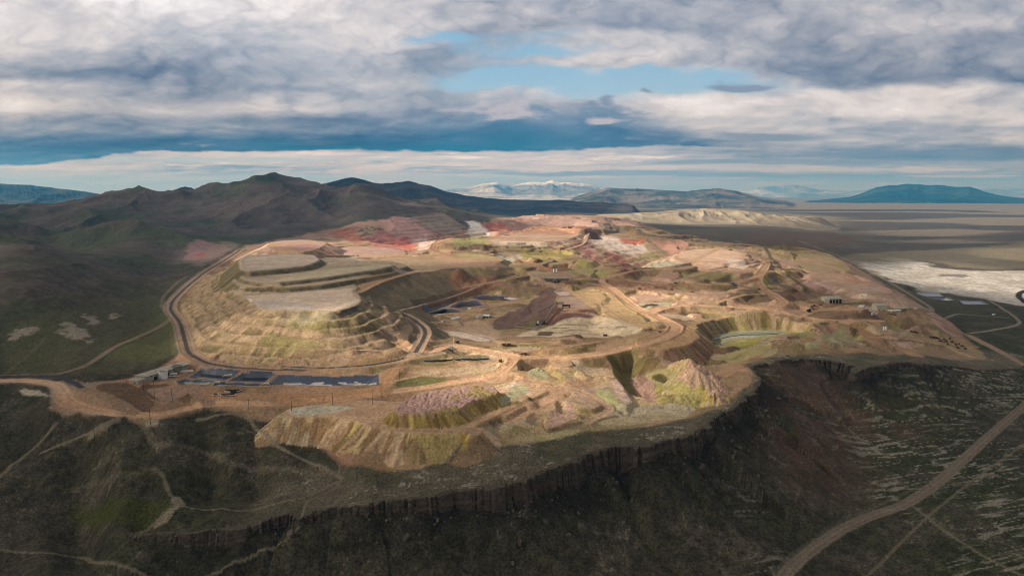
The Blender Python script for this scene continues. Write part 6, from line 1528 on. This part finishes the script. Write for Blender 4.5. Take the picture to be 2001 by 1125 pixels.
# loaders and stored machines
def make_loader(lab, loc, rz, m, grp, s=1.0):
    o = thing("wheel_loader", lab, "loader", loc, rz, grp); o.scale = (s, s, s)
    MB().box(-3.4, .4, -1.3, 1.3, 1.2, 2.7).build("body", m, o); MB().box(-.6, 1.0, -.9, .9, 2.4, 3.9).build("cab", K['dark'], o)
    MB().box(.4, 3.0, -1.0, 1.0, 1.1, 1.9).build("front_frame", m, o)
    MB().beam((1.2, 0, 1.9), (4.6, 0, .9), .7, .45).build("lift_arm", m, o)
    MB().add([(4.3, -1.7, .1), (5.9, -1.7, .15), (5.9, 1.7, .15), (4.3, 1.7, .1), (4.3, -1.7, 1.7), (4.3, 1.7, 1.7)], [(0, 1, 2, 3), (0, 3, 5, 4), (0, 4, 1), (3, 2, 5)]).build("bucket", K['rust'], o)
    for x in (-2.2, 2.0):
        for y in (-1.4, 1.4): MB().rod((x, y - .4, .95), (x, y + .4, .95), .95, n=14).build("wheel", K['black'], o)
    return o
YARD = [(1781, 648.5), (1789, 649.5), (1791, 651), (1818, 659.5), (1822, 660), (1826, 660.5), (1830, 661), (1833, 662), (1845, 664), (1849, 668), (1856, 662), (1860, 669), (1868, 674), (1874, 673), (1880, 677), (1871, 680), (1886, 682), (1838, 667), (1852, 673)]
l0 = make_loader("rusty machine standing in the boneyard on the eastern flat", at(*YARD[0]), .3, K['rust'], "stored machines in the boneyard", .62)
for k, (u, v) in enumerate(YARD[1:]): dup(l0, at(u, v), rn.uniform(0, 6.2))
l1 = make_loader("yellow loader at work in front of the low cream office row", at(1747, 615), .5, K["yellow"], "yellow loaders", .7); 
dup(l1, at(1739, 613), 2.2, "yellow loader left of another one, near the corner of the cream warehouse")
l2 = make_loader("dark loader standing on the orange ground left of the truck shop", at(1591, 598), .2, K["rust"], "dark loaders", .6)
dup(l2, at(1604, 597), 1.9, "dark loader parked just left of the truck shop wing")
dup(l2, at(1586, 600), 2.6, "dark loader farthest left on the ground before the truck shop")
p = at(1581, 609)
o = thing("crawler_excavator", "black excavator beside the brown hump left of the truck shop", "excavator", p, .2); o.scale = (1.05, 1.05, 1.05)
for s in (-1.4, 1.4): MB().box(-2.4, 2.4, s - .4, s + .4, 0, 1.0).build("track", K['black'], o)
MB().box(-2.6, 1.6, -1.5, 1.5, 1.1, 2.8).build("body", K['black'], o); MB().box(.2, 1.7, -.2, 1.4, 2.8, 3.8).build("cab", K['dark'], o)
MB().beam((1.4, -.4, 2.2), (5.0, -.4, 5.2), .5, .7).build("boom", K['black'], o); MB().beam((5.0, -.4, 5.2), (7.0, -.4, 2.2), .4, .5).build("stick", K['black'], o)
MB().add([(6.5, -1.1, 2.2), (7.5, -1.1, 2.2), (7.5, .3, 2.2), (6.5, .3, 2.2), (6.3, -1.1, 1.0), (6.3, .3, 1.0)], [(0, 1, 2, 3), (0, 3, 5, 4), (0, 4, 1), (3, 2, 5), (1, 4, 5, 2)]).build("bucket", K['rust'], o)
# pallets and crates of parts in the yard by the cream warehouse
def crate(lab, loc, rz, m, grp):
    o = thing("parts_crate", lab, "crate", loc, rz, grp)
    MB().box(-1.5, 1.5, -1.1, 1.1, .15, 1.7).build("body", m, o); MB().box(-1.6, 1.6, -1.2, 1.2, 1.7, 1.85).build("lid", m, o)
    for s in (-1, 1): MB().box(-1.5, 1.5, s * .9 - .12, s * .9 + .12, 0, .15).build("runner", K['pole'], o)
    return o
c0 = crate("white crate among the stored parts left of the cream warehouse", at(1701, 609), .2, K['white'], "crates of stored parts")
for (u, v) in ((1704, 613), (1707, 611), (1698, 606), (1710, 615), (1694, 603), (1703, 616), (1713, 613)): dup(c0, at(u, v), rn.uniform(0, 3))
# black plastic rolls along the edge of the pale flat (bank lined with black)
for k in range(7):
    u = 838 + k * 18; v = 706.5 - k * .9 + (1.5 if k > 4 else 0)
    p = at(u, v); o = thing("liner_roll", "black liner roll lying along the bank of the pale flat", "liner roll", p, .05 + rn.uniform(-.1, .1), "liner rolls along the bank")
    MB().rod((-4.5, 0, .7), (4.5, 0, .7), .75, n=12).build("roll", K['black'], o); MB().rod((-5, 0, .7), (5, 0, .7), .2, n=8).build("core", K['tan'], o)

# fallen blocks below the cliff
def boulder(seed):
    bm = bmesh.new(); bmesh.ops.create_icosphere(bm, subdivisions=3, radius=1.0); r_ = random.Random(seed)
    pl_ = [(Vector((r_.uniform(-1, 1), r_.uniform(-1, 1), r_.uniform(-1, 1))).normalized(), r_.uniform(.38, .72)) for _ in range(11)]
    for v in bm.verts:
        for n_, d_ in pl_:
            e_ = v.co.dot(n_) - d_
            if e_ > 0: v.co -= n_ * e_
        v.co *= Vector((1.2, .95, .85)).length / 1.75; v.co += Vector((r_.uniform(-.02, .02), r_.uniform(-.02, .02), r_.uniform(-.02, .02)))
    me = bpy.data.meshes.new("boulder"); bm.to_mesh(me); bm.free(); me.materials.append(K['rock']); return me
BM = [boulder(k) for k in range(7)]
rx, ry, rz_, rc, nx, ny = CLIFF
cand = np.where((rc > 4) & (rx > -150) & (rx < 250))[0]
n_b = 0
while n_b < 190:
    i = rn.choice(list(cand)) if False else int(cand[rn.randrange(len(cand))]); d_ = 5 + abs(rn.gauss(0, 1)) * 20; j = rn.uniform(-8, 8)
    x = rx[i] + nx[i] * d_ - ny[i] * j; y = ry[i] + ny[i] * d_ + nx[i] * j
    if y < 240: continue
    if fbm(np.array([x / 16]), np.array([y / 16]), 3, 977)[0] < .5 and rn.random() < .7: continue
    s = min(.5 + rn.expovariate(1 / .55), 2.6) * (1.15 if d_ < 25 else .8)
    o = bpy.data.objects.new("boulder", BM[rn.randrange(7)]); COL.objects.link(o); n_b += 1
    o.location = (x, y, hit_z(x, y) + s * .3); o.scale = (s, s * rn.uniform(.7, 1.1), s * rn.uniform(.7, 1.2)); o.rotation_euler = (rn.uniform(-.4, .4), rn.uniform(-.4, .4), rn.uniform(0, 6.3))
    tag(o, "dark basalt block lying on the slope below the cliff", "boulder", "blocks fallen from the cliff")
# ==== clouds overhead (out of the frame, towards the sun) that shade the land ====
def blur(a, n):
    k = np.exp(-np.linspace(-2, 2, 2 * n + 1) ** 2); k /= k.sum()
    a = np.apply_along_axis(lambda r: np.convolve(np.pad(r, n, 'edge'), k, 'valid'), 0, a)
    return np.apply_along_axis(lambda r: np.convolve(np.pad(r, n, 'edge'), k, 'valid'), 1, a)
ALT, SIG = 2500.0, 0.006
def build_clouds():
    cs = 45.0
    gxs = np.arange(-4300, 5600, cs); gys = np.arange(-200, 8300, cs)
    GX, GY = np.meshgrid(gxs, gys)
    wx_ = 110 * (fbm(GX / 420, GY / 420, 4, 931) - .5); wy_ = 110 * (fbm(GX / 420, GY / 420, 4, 932) - .5)
    def region(poly):
        p = [a[:2] for a in hits(poly)]
        x = GX + wx_; y = GY + wy_; ins = np.zeros(GX.shape, bool)
        for i in range(len(p)):
            (ax, ay), (bx, by) = p[i], p[(i + 1) % len(p)]
            ins ^= ((ay > y) != (by > y)) & (x < (bx - ax) * (y - ay) / (by - ay + 1e-12) + ax)
        return ins.astype(float)
    S = np.full(GX.shape, SHADE_BASE)
    for poly, s, n in LIT:
        w = blur(region(poly), n)
        S = S * (1 - w) + (s + (.44 * sstep(.50, .64, fbm(GX / 420 + 4, GY / 300, 4, 947)) if s == .03 else 0)) * w
    st = blur(fbm(GX / 1700, GY / 520, 3, 941, .6), 2)
    far = sstep(3200, 4600, GY) * sstep(-200, 900, GX)
    S = S * (1 - far) + far * np.clip(.62 * sstep(.60, .48, st), .03, .55)
    for poly, s, n in LIT[-6:]:
        w = blur(region(poly), n); S = S * (1 - w) + s * w
    S = np.clip(S * (1 + .35 * (fbm(GX / 260, GY / 260, 4, 943) - .5)), 0, .93)
    th = -np.log(1 - S) / SIG
    off = ALT / math.tan(SUN_EL)
    CX = GX + math.sin(SUN_AZ) * off; CY = GY + math.cos(SUN_AZ) * off
    nr, nc = S.shape
    lum = 60 * (fbm(GX / 300, GY / 300, 3, 945) - .5)
    zt = ALT + lum + .7 * th; zb = ALT + lum - .3 * th
    on = th > 6
    i = (np.arange(nr - 1)[:, None] * nc + np.arange(nc - 1)[None, :]).ravel()
    o4 = on.ravel(); ok = o4[i] & o4[i + 1] & o4[i + nc] & o4[i + nc + 1]; f = i[ok]
    n = nr * nc
    top = np.stack([f, f + 1, f + nc + 1, f + nc], 1); bot = top[:, ::-1] + n
    # walls along every open edge
    e = np.concatenate([top[:, [0, 1]], top[:, [1, 2]], top[:, [2, 3]], top[:, [3, 0]]])
    key = e[:, 0].astype(np.int64) * n + e[:, 1]; rev = e[:, 1].astype(np.int64) * n + e[:, 0]
    b = e[~np.isin(key, rev)]
    wall = np.stack([b[:, 1], b[:, 0], b[:, 0] + n, b[:, 1] + n], 1)
    q = np.concatenate([top, bot, wall])
    co = np.concatenate([np.stack([CX, CY, zt], -1).reshape(-1, 3), np.stack([CX, CY, zb], -1).reshape(-1, 3)])
    used, inv = np.unique(q, return_inverse=True); inv = inv.reshape(-1, 4).astype(np.int32)
    me = bpy.data.meshes.new("cloud"); me.vertices.add(len(used)); me.loops.add(inv.size); me.polygons.add(len(inv))
    me.vertices.foreach_set("co", co[used].astype(np.float32).ravel()); me.loops.foreach_set("vertex_index", inv.ravel()); me.polygons.foreach_set("loop_start", np.arange(0, inv.size, 4, dtype=np.int32)); me.update()
    m = bpy.data.materials.new("cloud"); m.use_nodes = True; nt = m.node_tree; nt.nodes.clear()
    pv = nt.nodes.new("ShaderNodeVolumePrincipled"); ou = nt.nodes.new("ShaderNodeOutputMaterial")
    pv.inputs['Color'].default_value = (.95, .95, .96, 1); pv.inputs['Density'].default_value = SIG; pv.inputs['Anisotropy'].default_value = .6
    nt.links.new(pv.outputs[0], ou.inputs['Volume'])
    me.materials.append(m)
    o = bpy.data.objects.new("cloud", me); COL.objects.link(o); o["kind"] = "structure"
SHADE_BASE = .76
LIT = [  # (outline on the ground, shade left inside, softness in cells)
 ([(-300, 900), (0, 640), (330, 560), (420, 420), (760, 400), (900, 405), (0, 410), (-300, 440)], .52, 6),
 ([(1230, 440), (1480, 432), (1700, 440), (1700, 480), (1480, 480), (1300, 462)], .38, 5),
 ([(600, 400), (700, 368), (780, 380), (830, 410), (700, 430), (600, 430)], .45, 4),
 ([(0, 620), (180, 560), (320, 590), (330, 680), (160, 720), (0, 720)], .55, 4),
 ([(250, 740), (420, 712), (760, 722), (780, 770), (600, 800), (300, 810), (100, 800), (60, 750)], .52, 3),
 ([(1550, 560), (1700, 575), (1850, 625), (1930, 700), (1800, 700), (1600, 700), (1480, 690), (1500, 600)], .50, 3),
 ([(880, 885), (1300, 848), (1440, 790), (1520, 800), (1400, 865), (1000, 935)], .48, 2),
 ([(340, 560), (420, 505), (640, 452), (850, 425), (1000, 415), (1240, 425), (1300, 465), (1500, 482), (1600, 500), (1720, 560), (1600, 570), (1560, 600), (1500, 660), (1470, 700), (1470, 760), (1420, 800), (1200, 830), (1000, 850), (900, 890), (780, 915), (680, 905), (610, 870), (560, 830), (700, 790), (760, 745), (600, 716), (420, 705), (345, 640)], .03, 1),
 ([(1640, 515), (1780, 500), (1990, 525), (2100, 540), (2100, 600), (1930, 590), (1780, 560)], .08, 3),
 ([(1560, 505), (1700, 480), (2100, 470), (2100, 520), (1800, 505)], .42, 6),
 ([(1100, 430), (1230, 425), (1400, 444), (1640, 440), (1650, 425), (1400, 404), (1200, 410)], .05, 3),
 ([(1780, 429), (1900, 424), (2100, 424), (2100, 441), (1900, 440)], .02, 1), ([(1660, 452), (1830, 446), (2000, 452), (1850, 463), (1720, 461)], .05, 1),
 ([(1690, 470), (1860, 466), (1980, 474), (1820, 479)], .08, 1), ([(1500, 405), (1700, 402), (2000, 404), (1800, 409)], .02, 1), ([(1880, 490), (2100, 482), (2100, 512), (1930, 508)], .08, 2),
]
build_clouds()

# ==== haze =====================================================================
def build_haze():
    x1, y0, y1, z0, z1 = 58000., -3000., 46000., float(Z.min()) - 1.5, 1150.
    bm = bmesh.new(); bmesh.ops.create_cube(bm, size=1)
    for v in bm.verts:
        v.co = Vector((v.co.x * 2 * x1, y0 + (v.co.y + .5) * (y1 - y0), z0 + (v.co.z + .5) * (z1 - z0)))
    me = bpy.data.meshes.new("haze"); bm.to_mesh(me); bm.free()
    m = bpy.data.materials.new("haze"); m.use_nodes = True; nt = m.node_tree; nt.nodes.clear()
    pv = nt.nodes.new("ShaderNodeVolumePrincipled"); ou = nt.nodes.new("ShaderNodeOutputMaterial")
    pv.inputs['Color'].default_value = (.07, .46, 1.0, 1); pv.inputs['Absorption Color'].default_value = (.5, .5, .5, 1); pv.inputs['Density'].default_value = 5.4e-5; pv.inputs['Anisotropy'].default_value = .2
    nt.links.new(pv.outputs[0], ou.inputs['Volume']); me.materials.append(m)
    o = bpy.data.objects.new("haze", me); COL.objects.link(o); o["kind"] = "stuff"
build_haze()
